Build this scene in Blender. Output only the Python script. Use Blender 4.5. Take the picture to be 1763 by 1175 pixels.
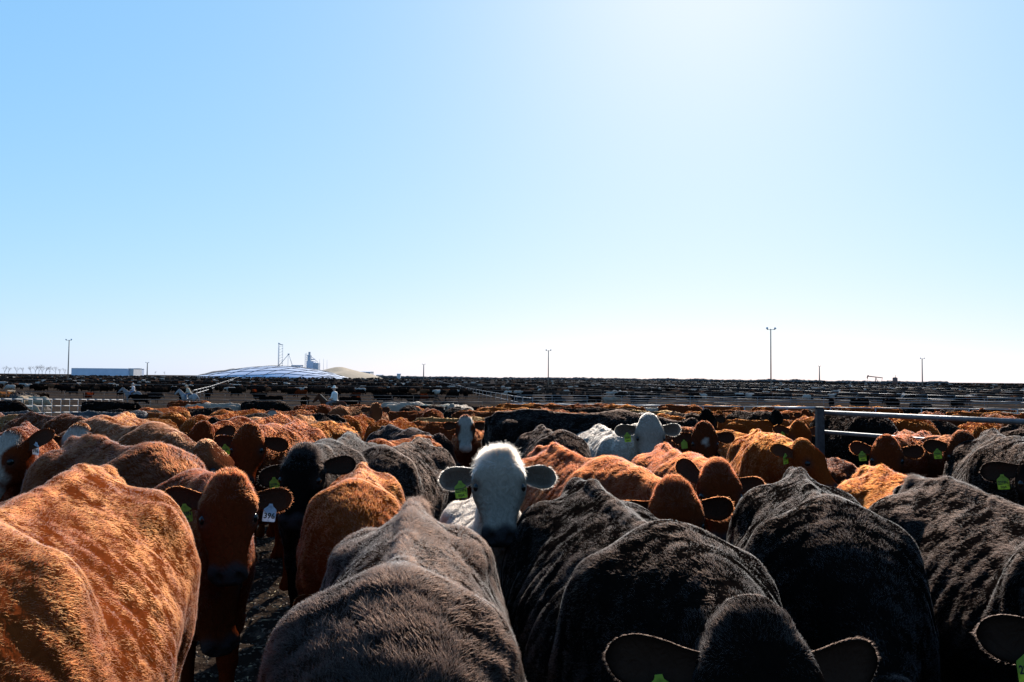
import bpy, math, random
import numpy as np
from mathutils import Vector, Matrix

scene = bpy.context.scene
for o in list(bpy.data.objects): bpy.data.objects.remove(o)
R = math.radians
# ------------------------------------------------------------------ camera
CAMZ, FPX, CX = 1.90, 1423.0, 881.5
cam_data = bpy.data.cameras.new('camera'); cam = bpy.data.objects.new('camera', cam_data); scene.collection.objects.link(cam)
cam_data.sensor_width = 36; cam_data.lens = 36 * FPX / 1763; cam_data.clip_start = .05; cam_data.clip_end = 9000
cam.matrix_world = Matrix.Translation((0, 0, CAMZ)) @ Matrix.Rotation(R(90 + 2.58), 4, 'X') @ Matrix.Rotation(R(.55), 4, 'Z')
scene.camera = cam
# ------------------------------------------------------------------ sky and sun
SUN_EL, SUN_AZ = 31.0, 13.5      # azimuth measured from straight ahead to the right
world = bpy.data.worlds.new('World'); scene.world = world; world.use_nodes = True
nt = world.node_tree; bg = nt.nodes['Background']
sky = nt.nodes.new('ShaderNodeTexSky'); sky.sky_type = 'NISHITA'; sky.sun_disc = False
sky.sun_elevation = R(SUN_EL); sky.sun_rotation = R(SUN_AZ); sky.altitude = 900; sky.air_density = 1; sky.dust_density = 1; sky.ozone_density = 3
sep = nt.nodes.new('ShaderNodeSeparateColor'); com = nt.nodes.new('ShaderNodeCombineColor'); nt.links.new(sky.outputs[0], sep.inputs[0])
for i, (g_, k_) in enumerate(((.66, .186), (.385, .388), (.08, .87))):      # photographic response of the sky, channel by channel
    pw = nt.nodes.new('ShaderNodeMath'); pw.operation = 'POWER'; pw.inputs[1].default_value = g_; ml = nt.nodes.new('ShaderNodeMath'); ml.operation = 'MULTIPLY'; ml.inputs[1].default_value = k_/1.682/.1
    nt.links.new(sep.outputs[i], pw.inputs[0]); nt.links.new(pw.outputs[0], ml.inputs[0]); nt.links.new(ml.outputs[0], com.inputs[i])
nt.links.new(com.outputs[0], bg.inputs[0]); bg.inputs[1].default_value = .10
sun = bpy.data.lights.new('sun', 'SUN'); sun.energy = 5.0; sun.angle = R(.53); sun.color = (1, .94, .86)
so = bpy.data.objects.new('sun', sun); scene.collection.objects.link(so)
sd = Vector((math.sin(R(SUN_AZ))*math.cos(R(SUN_EL)), math.cos(R(SUN_AZ))*math.cos(R(SUN_EL)), math.sin(R(SUN_EL))))
so.rotation_euler = sd.to_track_quat('Z', 'Y').to_euler()
scene.view_settings.view_transform = 'Standard'; scene.view_settings.look = 'None'; scene.view_settings.gamma = 1
scene.view_settings.exposure = .75
scene.render.engine = 'CYCLES'
scene.cycles.max_bounces = 6; scene.cycles.diffuse_bounces = 3; scene.cycles.glossy_bounces = 3; scene.cycles.transmission_bounces = 5; scene.cycles.transparent_max_bounces = 6
scene.cycles.sample_clamp_indirect = 6
scene.cycles.use_denoising = True

# ------------------------------------------------------------------ helpers
def hor(px): return 652.0 + (px - 881.5) * .0096
TDY = [-50, 8, 20, 33, 55, 90, 160, 300, 600, 1000, 9000]; TDZ = [0, 0, -.28, -.62, -1.25, -1.55, -1.65, -1.25, -.3, .5, .9]
def ter(y): return float(np.interp(y, TDY, TDZ))
def at(px, d): return (px - CX) / FPX * d          # sideways position of something seen in column px at distance d
def zat(px, py, d): return CAMZ - (py - hor(px)) * d / FPX
def link(name, data, parent=None, loc=None, rot=None):
    o = bpy.data.objects.new(name, data); scene.collection.objects.link(o)
    if parent is not None: o.parent = parent
    if loc is not None: o.location = loc
    if rot is not None: o.rotation_euler = rot
    return o
def tag(o, label=None, cat=None, group=None, kind=None):
    for k, v in (('label', label), ('category', cat), ('group', group), ('kind', kind)):
        if v: o[k] = v
    return o

def node_mat(name, rough=.8, spec=.3):
    m = bpy.data.materials.new(name); m.use_nodes = True
    p = m.node_tree.nodes['Principled BSDF']; p.inputs['Roughness'].default_value = rough; p.inputs['Specular IOR Level'].default_value = spec
    return m, m.node_tree, p
def N(t, typ, **kw):
    n = t.nodes.new(typ)
    for k, v in kw.items():
        if k.startswith('i_'): n.inputs[k[2:].replace('_', ' ')].default_value = v
        else: setattr(n, k, v)
    return n
def mixc(t, fac, a, b, mode='MIX'):
    n = t.nodes.new('ShaderNodeMix'); n.data_type = 'RGBA'; n.blend_type = mode; n.clamp_factor = True
    for s, v in ((n.inputs[0], fac), (n.inputs[6], a), (n.inputs[7], b)):
        if isinstance(v, bpy.types.NodeSocket): t.links.new(v, s)
        elif isinstance(v, (int, float)): s.default_value = v
        else: s.default_value = (*v, 1) if len(v) == 3 else v
    return n.outputs[2]
def mth(t, op, a, b=0.0):
    n = t.nodes.new('ShaderNodeMath'); n.operation = op
    for s, v in ((n.inputs[0], a), (n.inputs[1], b)):
        if isinstance(v, bpy.types.NodeSocket): t.links.new(v, s)
        else: s.default_value = v
    return n.outputs[0]
def att(t, name, typ='GEOMETRY'):
    n = t.nodes.new('ShaderNodeAttribute'); n.attribute_name = name; n.attribute_type = typ; return n.outputs['Fac']
def noisy(name, c1, c2, scale=8, rough=.85, bump=.0, metal=0., det=6, spec=.3, coord='Object', stretch=None, bscale=None):
    m, t, p = node_mat(name, rough, spec); p.inputs['Metallic'].default_value = metal
    tc = N(t, 'ShaderNodeTexCoord'); src = tc.outputs[coord]
    if stretch:
        mp = N(t, 'ShaderNodeMapping'); mp.inputs['Scale'].default_value = stretch; t.links.new(src, mp.inputs[0]); src = mp.outputs[0]
    n = N(t, 'ShaderNodeTexNoise'); n.inputs['Scale'].default_value = scale; n.inputs['Detail'].default_value = det; t.links.new(src, n.inputs[0])
    r = N(t, 'ShaderNodeMapRange'); r.inputs[1].default_value = .32; r.inputs[2].default_value = .68; t.links.new(n.outputs['Fac'], r.inputs[0])
    t.links.new(mixc(t, r.outputs[0], c1, c2), p.inputs['Base Color'])
    if bump:
        b = N(t, 'ShaderNodeBump'); b.inputs['Strength'].default_value = bump; b.inputs['Distance'].default_value = .03
        n2 = N(t, 'ShaderNodeTexNoise'); n2.inputs['Scale'].default_value = bscale or scale*3; n2.inputs['Detail'].default_value = 8; t.links.new(src, n2.inputs[0])
        t.links.new(n2.outputs['Fac'], b.inputs['Height']); t.links.new(b.outputs[0], p.inputs['Normal'])
    return m

def coat_colour(t, tone):
    """colour of a coat: the animal's own colour, a white face where it has one, dark muzzle, eye rims and ear insides"""
    oi = N(t, 'ShaderNodeObjectInfo').outputs['Color']
    muz = att(t, 'muz'); wf = mth(t, 'MULTIPLY', att(t, 'wf'), att(t, 'white_face', 'OBJECT'))
    c = mixc(t, wf, oi, (.34, .25, .19))
    tn = N(t, 'ShaderNodeCombineColor')
    for i in range(3): t.links.new(tone, tn.inputs[i])
    c = mixc(t, 1.0, c, tn.outputs[0], 'MULTIPLY')
    mz = mixc(t, att(t, 'dark_muzzle', 'OBJECT'), (.42, .25, .19), (.030, .022, .020))
    c = mixc(t, muz, c, mz)
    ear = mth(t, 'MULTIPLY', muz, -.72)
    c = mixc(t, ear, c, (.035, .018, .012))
    c = mixc(t, mth(t, 'MULTIPLY', att(t, 'eye'), .75), c, (.03, .02, .016))
    return c
def coat_mat():
    m, t, p = node_mat('coat', .9, .0)
    tc = N(t, 'ShaderNodeTexCoord')
    mp = N(t, 'ShaderNodeMapping'); mp.inputs['Scale'].default_value = (14, 40, 30); t.links.new(tc.outputs['Object'], mp.inputs[0])
    n = N(t, 'ShaderNodeTexNoise'); n.inputs['Scale'].default_value = 1.0; n.inputs['Detail'].default_value = 6; n.inputs['Distortion'].default_value = 1.5; t.links.new(mp.outputs[0], n.inputs[0])
    n2 = N(t, 'ShaderNodeTexNoise'); n2.inputs['Scale'].default_value = 3.0; t.links.new(tc.outputs['Object'], n2.inputs[0])
    tone = mth(t, 'ADD', mth(t, 'MULTIPLY', n.outputs['Fac'], .7), mth(t, 'MULTIPLY', n2.outputs['Fac'], .7))
    t.links.new(coat_colour(t, tone), p.inputs['Base Color'])
    b = N(t, 'ShaderNodeBump'); b.inputs['Strength'].default_value = .8; b.inputs['Distance'].default_value = .012; t.links.new(n.outputs['Fac'], b.inputs['Height']); t.links.new(b.outputs[0], p.inputs['Normal'])
    
    return m
def hair_mat():
    m = bpy.data.materials.new('hair'); m.use_nodes = True; t = m.node_tree; t.nodes.clear()
    out = N(t, 'ShaderNodeOutputMaterial'); h = N(t, 'ShaderNodeBsdfHairPrincipled'); h.model = 'CHIANG'; h.parametrization = 'COLOR'
    t.links.new(coat_colour(t, att(t, 'tone')), h.inputs['Color'])
    h.inputs['IOR'].default_value = 1.27; h.inputs['Roughness'].default_value = .52; h.inputs['Radial Roughness'].default_value = .65; h.inputs['Coat'].default_value = 0
    h.inputs['Random Roughness'].default_value = .2
    t.links.new(h.outputs[0], out.inputs[0]); return m
COAT, HAIR = coat_mat(), hair_mat()
EYE = noisy('eye_surface', (.004, .003, .003), (.008, .006, .005), rough=.16, spec=.25)
TAG_GREEN = noisy('lime_plastic', (.42, .66, .04), (.46, .70, .05), rough=.4, scale=30)
def tag_mat(nm, c):
    m, t, p = node_mat(nm, .45, .4); p.inputs['Base Color'].default_value = (*c, 1)
    tc = N(t, 'ShaderNodeTexCoord'); n = N(t, 'ShaderNodeTexNoise'); n.inputs['Scale'].default_value = 45; n.inputs['Detail'].default_value = 5; t.links.new(tc.outputs['Object'], n.inputs[0])
    r = N(t, 'ShaderNodeMapRange'); r.inputs[1].default_value = .5; r.inputs[2].default_value = .75; t.links.new(n.outputs['Fac'], r.inputs[0])
    cc_ = mixc(t, r.outputs[0], c, tuple(v*.45 for v in c)); t.links.new(cc_, p.inputs['Base Color'])
    tr = N(t, 'ShaderNodeBsdfTranslucent'); t.links.new(cc_, tr.inputs[0])
    mx = N(t, 'ShaderNodeMixShader'); mx.inputs[0].default_value = .35
    t.links.new(p.outputs[0], mx.inputs[1]); t.links.new(tr.outputs[0], mx.inputs[2]); t.links.new(mx.outputs[0], t.nodes['Material Output'].inputs[0])
    return m
TAG_GREEN = tag_mat('lime_plastic', (.30, .42, .05)); TAG_WHITE = tag_mat('white_plastic', (.60, .62, .68))
INK = noisy('tag_ink', (.01, .01, .01), (.02, .02, .02), rough=.6)
DETAIL = 1.0     # share of the coat hairs that is grown
# ------------------------------------------------------------------ implicit body modelling
def smin(a, b, k):
    h = np.clip(0.5 + 0.5 * (b - a) / k, 0, 1)
    return b + (a - b) * h - k * h * (1 - h)

class Field:
    """distance field on a regular grid, every shape evaluated only near itself"""
    def __init__(s, lo, hi, dx):
        s.lo = np.array(lo, float); s.dx = dx
        s.n = [int(math.ceil((hi[i] - lo[i]) / dx)) + 1 for i in range(3)]
        s.ax = [(s.lo[i] + dx * np.arange(s.n[i])).astype(np.float32) for i in range(3)]
        s.F = np.full(s.n, 0.5, np.float32)
    def sub(s, lo, hi):
        sl = []
        for i in range(3):
            a = int(max(0, math.floor((lo[i] - s.lo[i]) / s.dx))); b = int(min(s.n[i], math.ceil((hi[i] - s.lo[i]) / s.dx) + 1))
            if b <= a: return None
            sl.append(slice(a, b))
        X = s.ax[0][sl[0]][:, None, None]; Y = s.ax[1][sl[1]][None, :, None]; Z = s.ax[2][sl[2]][None, None, :]
        return tuple(sl), X, Y, Z
    def add(s, fn, lo, hi, k=0.04, m=0.12):
        r = s.sub([v - m for v in lo], [v + m for v in hi])
        if r is None: return
        sl, X, Y, Z = r
        s.F[sl] = smin(s.F[sl], fn(X, Y, Z), k)
    def cut(s, fn, lo, hi, k=0.01, m=0.03):
        r = s.sub([v - m for v in lo], [v + m for v in hi])
        if r is None: return
        sl, X, Y, Z = r
        s.F[sl] = -smin(-s.F[sl], fn(X, Y, Z), k)
    def ell(s, c, r, R=None, k=0.04):
        c = np.array(c, float); r = np.array(r, float); mr = float(r.max())
        def fn(X, Y, Z):
            x, y, z = X - c[0], Y - c[1], Z - c[2]
            if R is not None:
                x, y, z = (R[0][0]*x + R[0][1]*y + R[0][2]*z, R[1][0]*x + R[1][1]*y + R[1][2]*z, R[2][0]*x + R[2][1]*y + R[2][2]*z)
            k0 = np.sqrt((x/r[0])**2 + (y/r[1])**2 + (z/r[2])**2); k1 = np.sqrt((x/r[0]**2)**2 + (y/r[1]**2)**2 + (z/r[2]**2)**2) + 1e-5
            return k0 * (k0 - 1) / k1
        s.add(fn, c - mr, c + mr, k)
    def cone(s, a, b, ra, rb, k=0.04, lat=None, q=1.0):
        a = np.array(a, float); b = np.array(b, float); d = b - a; L2 = float(d @ d) + 1e-9; m = max(ra, rb) * max(1, 1)
        def fn(X, Y, Z):
            x, y, z = X - a[0], Y - a[1], Z - a[2]
            t = np.clip((x*d[0] + y*d[1] + z*d[2]) / L2, 0, 1)
            x, y, z = x - t*d[0], y - t*d[1], z - t*d[2]
            if lat is not None:
                l = x*lat[0] + y*lat[1] + z*lat[2]
                g = l * (1/q - 1)
                x, y, z = x + g*lat[0], y + g*lat[1], z + g*lat[2]
            return np.sqrt(x*x + y*y + z*z) - (ra + (rb - ra) * t)
        s.add(fn, np.minimum(a, b) - m, np.maximum(a, b) + m, k)
    def mesh(s):
        F = s.F; ins = F < 0
        nx, ny, nz = F.shape
        c = np.zeros((nx-1, ny-1, nz-1), np.uint8)
        for i in (0, 1):
            for j in (0, 1):
                for k in (0, 1):
                    c += ins[i:nx-1+i, j:ny-1+j, k:nz-1+k]
        act = (c > 0) & (c < 8)
        I, J, K = np.nonzero(act)
        idx = -np.ones(act.shape, np.int64); idx[I, J, K] = np.arange(len(I))
        acc = np.zeros((len(I), 3)); cnt = np.zeros(len(I))
        cor = [(i, j, k) for i in (0, 1) for j in (0, 1) for k in (0, 1)]
        V = {o: F[I+o[0], J+o[1], K+o[2]] for o in cor}
        for o in cor:
            for ax in range(3):
                if o[ax] == 0:
                    p = list(o); p[ax] = 1; p = tuple(p)
                    a, b = V[o], V[p]; m = (a < 0) != (b < 0)
                    t = np.where(m, a / np.where(m, a - b, 1), 0)
                    for q in range(3):
                        acc[:, q] += np.where(m, o[q] + (t if q == ax else 0), 0)
                    cnt += m
        pos = acc / cnt[:, None] + np.stack([I, J, K], 1)
        co = s.lo + pos * s.dx
        quads = []
        for ax in range(3):
            u, v = (ax + 1) % 3, (ax + 2) % 3
            A = [slice(None)] * 3; B = [slice(None)] * 3
            A[ax] = slice(0, -1); B[ax] = slice(1, None)
            a, b = ins[tuple(A)], ins[tuple(B)]
            E = np.stack(np.nonzero(a != b), 1)
            E = E[(E[:, u] > 0) & (E[:, v] > 0) & (E[:, u] < F.shape[u]-1) & (E[:, v] < F.shape[v]-1)]
            sgn = a[E[:, 0], E[:, 1], E[:, 2]]
            def cell(du, dv):
                e = E.copy(); e[:, u] -= du; e[:, v] -= dv
                return idx[e[:, 0], e[:, 1], e[:, 2]]
            q = np.stack([cell(1, 1), cell(0, 1), cell(0, 0), cell(1, 0)], 1)
            q[~sgn] = q[~sgn][:, ::-1]
            quads.append(q)
        return co, np.concatenate(quads)

def vnoise(p, seed, f):
    """smooth value noise of points (N,3), returns -1..1"""
    q = p * f + seed * 17.31; i = np.floor(q).astype(np.int64); t = q - i; t = t * t * (3 - 2 * t); r = 0
    for a in (0, 1):
        for b in (0, 1):
            for c in (0, 1):
                h = ((i[:, 0]+a) * 73856093 ^ (i[:, 1]+b) * 19349663 ^ (i[:, 2]+c) * 83492791 ^ int(seed * 7919 + 13))
                h = (h ^ (h >> 13)) * 1274126177; h = (h ^ (h >> 16)) & 0xffff
                w = (t[:, 0] if a else 1 - t[:, 0]) * (t[:, 1] if b else 1 - t[:, 1]) * (t[:, 2] if c else 1 - t[:, 2])
                r = r + w * (h / 32767.5 - 1)
    return r

def unit(v):
    v = np.array(v, float); return v / (np.linalg.norm(v) + 1e-12)

def head_frame(pose):
    c, b, ro = math.radians(pose['hp']), math.radians(pose['hy']), math.radians(pose.get('hr', 0))
    h = np.array([math.cos(c)*math.cos(b), math.cos(c)*math.sin(b), -math.sin(c)])
    f = np.array([math.sin(c)*math.cos(b), math.sin(c)*math.sin(b), math.cos(c)])
    s = np.cross(f, h)
    f, s = f*math.cos(ro) + s*math.sin(ro), s*math.cos(ro) - f*math.sin(ro)
    e, y = math.radians(pose['ne']), math.radians(pose['ny'])
    n = np.array([math.cos(e)*math.cos(y), math.cos(e)*math.sin(y), math.sin(e)])
    P = np.array([.62, 0, 1.22]) + n * pose.get('nl', .56)
    return P, h, f, s, n

TX = np.array([-.84, -.78, -.66, -.45, -.2, .05, .25, .42, .56, .70, .80])
TT = np.array([1.17, 1.29, 1.345, 1.37, 1.345, 1.325, 1.325, 1.33, 1.31, 1.20, 1.05])
TB = np.array([1.02, .86, .76, .70, .63, .58, .58, .61, .66, .74, .88])
TW = np.array([.08, .180, .250, .300, .325, .340, .335, .315, .29, .235, .13])
TN = np.array([1.6, 1.4, 1.34, 1.36, 1.42, 1.46, 1.46, 1.42, 1.45, 1.7, 2.])
HT = np.array([-.045, -.02, .035, .085, .14, .19, .24, .30, .355, .40, .435, .458])
HW = np.array([.030, .073, .106, .124, .134, .128, .104, .085, .078, .084, .079, .05])
HF = np.array([.01, .040, .066, .076, .075, .066, .055, .048, .046, .048, .040, .02])
HB = np.array([.02, .06, .11, .145, .16, .158, .135, .105, .085, .08, .065, .03])

def build_cow(pose, dx=.016, legs=True, seed=1, ears=True, tail=True):
    P, h, f, s, n = head_frame(pose)
    fat = pose.get('fat', 1.0)
    hi_pt = P + .52*h
    lo = [-1.02, min(-.46, P[1]-.3, hi_pt[1]-.16), -.01 if legs else .35]
    hi = [max(P[0], hi_pt[0], .95)+.2, max(.46, P[1]+.3, hi_pt[1]+.16), max(1.5, P[2]+.16)]
    if hi_pt[2] < lo[2] + .1: lo[2] = max(-.01, hi_pt[2] - .12)
    G = Field(lo, hi, dx)
    def torso(X, Y, Z):
        x = X[:, 0, 0]; I = lambda A: np.interp(x, TX, A).astype(np.float32)[:, None, None]
        sm = lambda A: (I2(A, -.03) + I2(A, 0) + I2(A, .03)) / 3
        def I2(A, o): return np.interp(x + o, TX, A).astype(np.float32)[:, None, None]
        t, b, w, e = sm(TT), sm(TB), sm(TW) * fat, sm(TN)
        zc = b + .46 * (t - b)
        hu, hd = (t - zc), (zc - b)
        z = Z - zc
        v = np.where(z > 0, z / hu, z / hd); ex = np.where(z > 0, e, 2.1)
        u = np.abs(Y) / w
        r = (u**ex + np.abs(v)**ex) ** (1/ex)
        d = (r - 1) * np.minimum(w, hd)
        return np.maximum(d, np.abs(X + .02) - .84)
    G.add(torso, [-.86, -.40, .55], [.84, .40, 1.4], k=.02)
    for q in (-1, 1):
        G.ell([-.44, q*.185*fat, 1.205], [.12, .06, .05], k=.09)            # hook bones
        G.ell([-.77, q*.10, 1.20], [.05, .05, .06], k=.05)                   # pin bones
        G.ell([-.58, q*.155*fat, .96], [.23, .15, .32], k=.08)               # thighs
        G.ell([.44, q*.185*fat, 1.06], [.15, .09, .24], R=[[.94, 0, -.34], [0, 1, 0], [.34, 0, .94]], k=.05)  # shoulder blade
        G.ell([.60, q*.15*fat, .90], [.16, .10, .17], k=.08)
        if legs:
            G.cone([-.55, q*.17, .82], [-.50, q*.19, .68], .15, .11, .08)
            G.cone([-.50, q*.19, .68], [-.76, q*.17, .47], .10, .052, .05)
            G.cone([-.76, q*.17, .47], [-.72, q*.17, .12], .046, .036, .03)
            G.cone([-.72, q*.17, .12], [-.68, q*.17, .03], .036, .055, .02)
            G.cone([.50, q*.17, .80], [.53, q*.17, .60], .12, .078, .08)
            G.cone([.53, q*.17, .60], [.55, q*.17, .40], .075, .052, .04)
            G.cone([.55, q*.17, .40], [.545, q*.17, .12], .046, .036, .03)
            G.cone([.545, q*.17, .12], [.58, q*.17, .03], .036, .055, .02)
    G.cone([-.74, 0, 1.332], [-.45, 0, 1.362], .018, .020, .028); G.cone([-.45, 0, 1.366], [-.1, 0, 1.334], .020, .019, .028); G.cone([-.1, 0, 1.334], [.22, 0, 1.318], .019, .022, .028)              # spine
    G.cone([.22, 0, 1.305], [.50, 0, 1.315], .03, .035, .05)                 # withers
    G.ell([.68, 0, .74], [.17, .12, .17], k=.08)                             # brisket
    G.ell([-.05, 0, .66], [.45, .22, .12], k=.1)
    if tail:
        ty = pose.get('ty', .02)
        G.cone([-.72, 0, 1.30], [-.84, 0, 1.26], .045, .036, .05)
        G.cone([-.84, 0, 1.26], [-.885, ty*.5, 1.05], .034, .022, .03)
        G.cone([-.885, ty*.5, 1.05], [-.90, ty, .62], .02, .018, .02)
        if legs: G.cone([-.90, ty, .62], [-.895, ty, .35], .03, .04, .03)
    # neck: flattened cones along a curve from the shoulders to the back of the skull
    lat = unit(np.cross([0, 0, 1.], n)); Nend = P + .09*h - .11*f
    A0 = np.array([.48, 0, 1.10]); A1 = np.array([.72, 0, 1.06]) + .05*n; pts = []
    for i in range(8):
        t = i/7; pts.append((1-t)**2*A0 + 2*t*(1-t)*A1 + t*t*Nend)
    rad = np.interp(np.linspace(0, 1, 8), [0, .35, .7, 1], [.27, .21, .155, .112])
    for i in range(7):
        y = lat if i > 2 else np.array([0, 1., 0])
        G.cone(pts[i], pts[i+1], rad[i], rad[i+1], .09 if i < 3 else .05, lat=y, q=(.95, .9, .84, .78, .74, .72, .72)[i])
    W = np.array([.46, 0, 1.275]); Pc = P + .03*h - .06*f; Mc = (W + Pc)/2 + np.array([0, 0, .02])
    G.cone(W, Mc, .055, .055, .09); G.cone(Mc, Pc, .055, .065, .09)            # crest
    G.cone([.76, 0, .80], pts[6] - np.array([0, 0, .10]), .05, .035, .09)      # dewlap
    def toHead(X, Y, Z):
        x, y, z = X-P[0], Y-P[1], Z-P[2]
        return x*h[0]+y*h[1]+z*h[2], x*f[0]+y*f[1]+z*f[2], x*s[0]+y*s[1]+z*s[2]
    def head(X, Y, Z):
        T, N, L = toHead(X, Y, Z)
        sh = T.shape; t = T.ravel()
        w = np.interp(t, HT, HW).reshape(sh); a = np.interp(t, HT, HF).reshape(sh); b = np.interp(t, HT, HB).reshape(sh)
        N2 = N + .02
        v = np.where(N2 > 0, N2/(a+.02), -N2/b); ex = np.where(N2 > 0, 2.7, 2.0)
        wj = w * np.where(N2 > 0, 1, 1)
        r = ((np.abs(L)/wj)**ex + v**ex) ** (1/ex)
        d = (r - 1) * np.minimum(w, b) * .9
        return np.maximum(d, np.abs(T - .207) - .258)
    box = np.stack([P + a*h + b*f + c*s for a in (-.06, .48) for b in (-.18, .1) for c in (-.13, .13)])
    G.add(head, box.min(0), box.max(0), k=.035, m=.04)
    R = [h, f, s]
    HP = lambda t, nn, l: P + t*h + nn*f + l*s
    for q in (-1, 1):
        G.ell(HP(.138, .042, q*.092), [.045, .024, .030], R=R, k=.015)            # brow
        G.ell(HP(.19, -.10, q*.060), [.08, .075, .035], R=R, k=.03)           # cheek
        G.ell(HP(.408, .008, q*.052), [.04, .035, .03], R=R, k=.02)             # nostril wing
        G.cut(lambda X, Y, Z, q=q: E3(toHead(X, Y, Z), (.176, .030, q*.129), (.028, .022, .022)), HP(.176, .030, q*.129)-.03, HP(.176, .030, q*.129)+.03, .012)
        G.cut(lambda X, Y, Z, q=q: E3(toHead(X, Y, Z), (.444, .022, q*.042), (.024, .022, .017)), HP(.444, .022, q*.042)-.03, HP(.444, .022, q*.042)+.03, .01)
    G.ell(HP(-.012, .012, 0), [.045, .050, .060], R=R, k=.05)                         # poll
    G.cut(lambda X, Y, Z: E3(toHead(X, Y, Z), (.45, -.040, 0), (.05, .006, .1)), HP(.45, -.04, 0)-.1, HP(.45, -.04, 0)+.1, .012)
    # muscle, folds
    zz = np.zeros_like(G.F)
    X, Y, Z = [a[sl] for a, sl in zip(G.ax, (slice(None),)*3)]
    X = X[:, None, None]; Y = Y[None, :, None]; Z = Z[None, None, :]
    sd = seed * 1.7
    for q in (-1, 1):      # hollow of the flank, hollow beside the tail head
        G.cut(lambda X, Y, Z, q=q: E3((X, Y, Z), (-.70, q*.11, 1.375), (.10, .045, .06)), np.array([-.85, min(0, q*.2), 1.25]), np.array([-.55, max(0, q*.2), 1.45]), .05, .03)
    w1 = np.sin(7*X + 3*Y + sd) * np.sin(6*Z + 4*Y + 2*sd) * np.sin(5*Y - 3*X + sd)
    w2 = np.sin(17*X - 5*Z + 2*sd) * np.sin(14*Z + 9*Y + sd) * np.sin(13*Y + 6*X)
    body = 1/(1+np.exp((X-.62)*14))
    wx = X*6.0 + 1.2*np.sin(5*Z + sd) + .8*np.sin(9*Y + 2*sd) + 1.5*np.abs(Y)
    w2 = w2 + .9*(1-np.abs(np.sin(wx*2.2 + sd)))**3 * np.clip((np.abs(Y)-.12)/.1, 0, 1)
    ribs = np.sin((X + .25*np.abs(Y) + .12*Z) * 2*math.pi/.085) * np.exp(-((X-.08)/.28)**2) * np.exp(-((Z-1.08)/.17)**2)
    G.F += ((.009*w1 + .006*w2) * body + .0028*ribs * (np.abs(Y) > .1)).astype(np.float32)
    U = (X*n[0] + Y*n[1] + Z*n[2]); q = math.copysign(1, pose['ny']) if abs(pose['ny']) > 8 else 0
    nk = np.exp(-((X-.60)/.16)**2) * np.exp(-((Z-1.12)/.22)**2)
    G.F += (.007 * nk * np.sin(U*2*math.pi/.07 + 2*Z) * (.5 + .5*np.sign(Y)*q if q else .35)).astype(np.float32)
    if legs: G.F[:, :, G.ax[2] < .002] = .01
    co, quads = G.mesh()
    nb = len(co)
    T = (co-P) @ h; N = (co-P) @ f; L = (co-P) @ s
    inhead = (T > -.06) & (N > -.16) & (np.abs(L) < .15) & (T < .50)
    hl = np.full(nb, 1.0)
    hl += .25*np.exp(-(co[:, 1]/.05)**2) * (co[:, 2] > 1.2) * (co[:, 0] < .8)
    hl += .25*np.exp(-(((co[:, 0]-.48)/.12)**2 + (co[:, 1]/.06)**2)) * (co[:, 2] > 1.25)
    hl += pose.get('tuft', 0)*np.exp(-(((co[:, 0]+.70)/.09)**2 + (co[:, 1]/.05)**2)) * (co[:, 2] > 1.2)
    hl = np.where(inhead, np.interp(T, [-.05, .02, .06, .10, .15, .25, .37, .41], [1.0, 1.0+pose.get('curl', 0), .8+pose.get('curl', 0)*.6, .42, .26, .18, .15, .0]), hl)
    hl = np.where(co[:, 2] < .5, .4, hl)
    dist = np.linalg.norm(co - P, axis=1)
    neckw = np.clip((co[:, 0]-.55)/.15, 0, 1) * (~inhead)
    fl = np.array([-1., 0, -.12])[None] + np.stack([0*T, np.sign(co[:, 1])*.1, -np.abs(co[:, 1])*1.6], 1)
    fl = fl*(1-neckw[:, None]) + (-n - .3*np.array([0, 0, 1]))[None]*neckw[:, None]
    fl = np.where(inhead[:, None], (np.interp(T, [-.03, .05, .14, .3], [-.9, -.2, .8, 1])[:, None]*h + (L*3)[:, None]*s), fl)
    fl = np.where((co[:, 2] < .6)[:, None], np.array([0, 0, -1.]), fl)
    muz = np.where(inhead, np.clip((T - .378 + .012*np.sin(L*60))/.035, 0, 1) * np.clip((N+.055)/.02, 0, 1), 0)
    wf = np.where(inhead, np.clip((.085 - np.abs(L) + .02*np.sin(30*T))/.015, 0, 1) * np.clip((T+.02)/.03, 0, 1) * np.clip((N+.06)/.03, 0, 1), 0)
    wf = np.maximum(wf, np.where(inhead, np.clip((T-.32)/.03, 0, 1), 0))
    if pose.get('star'): wf = np.where(inhead & (N > 0), np.clip(1.6 - np.sqrt(((T-.17)/.030)**2 + (L/.024)**2) + .3*np.sin(90*T+60*L), 0, 1), 0)
    eyep = np.where(inhead, np.exp(-(((T-.182)/.040)**2 + ((np.abs(L)-.115)/.034)**2 + ((N-.03)/.04)**2)), 0)
    parts = [(co, quads, hl, fl, muz, wf, eyep)]
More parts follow.
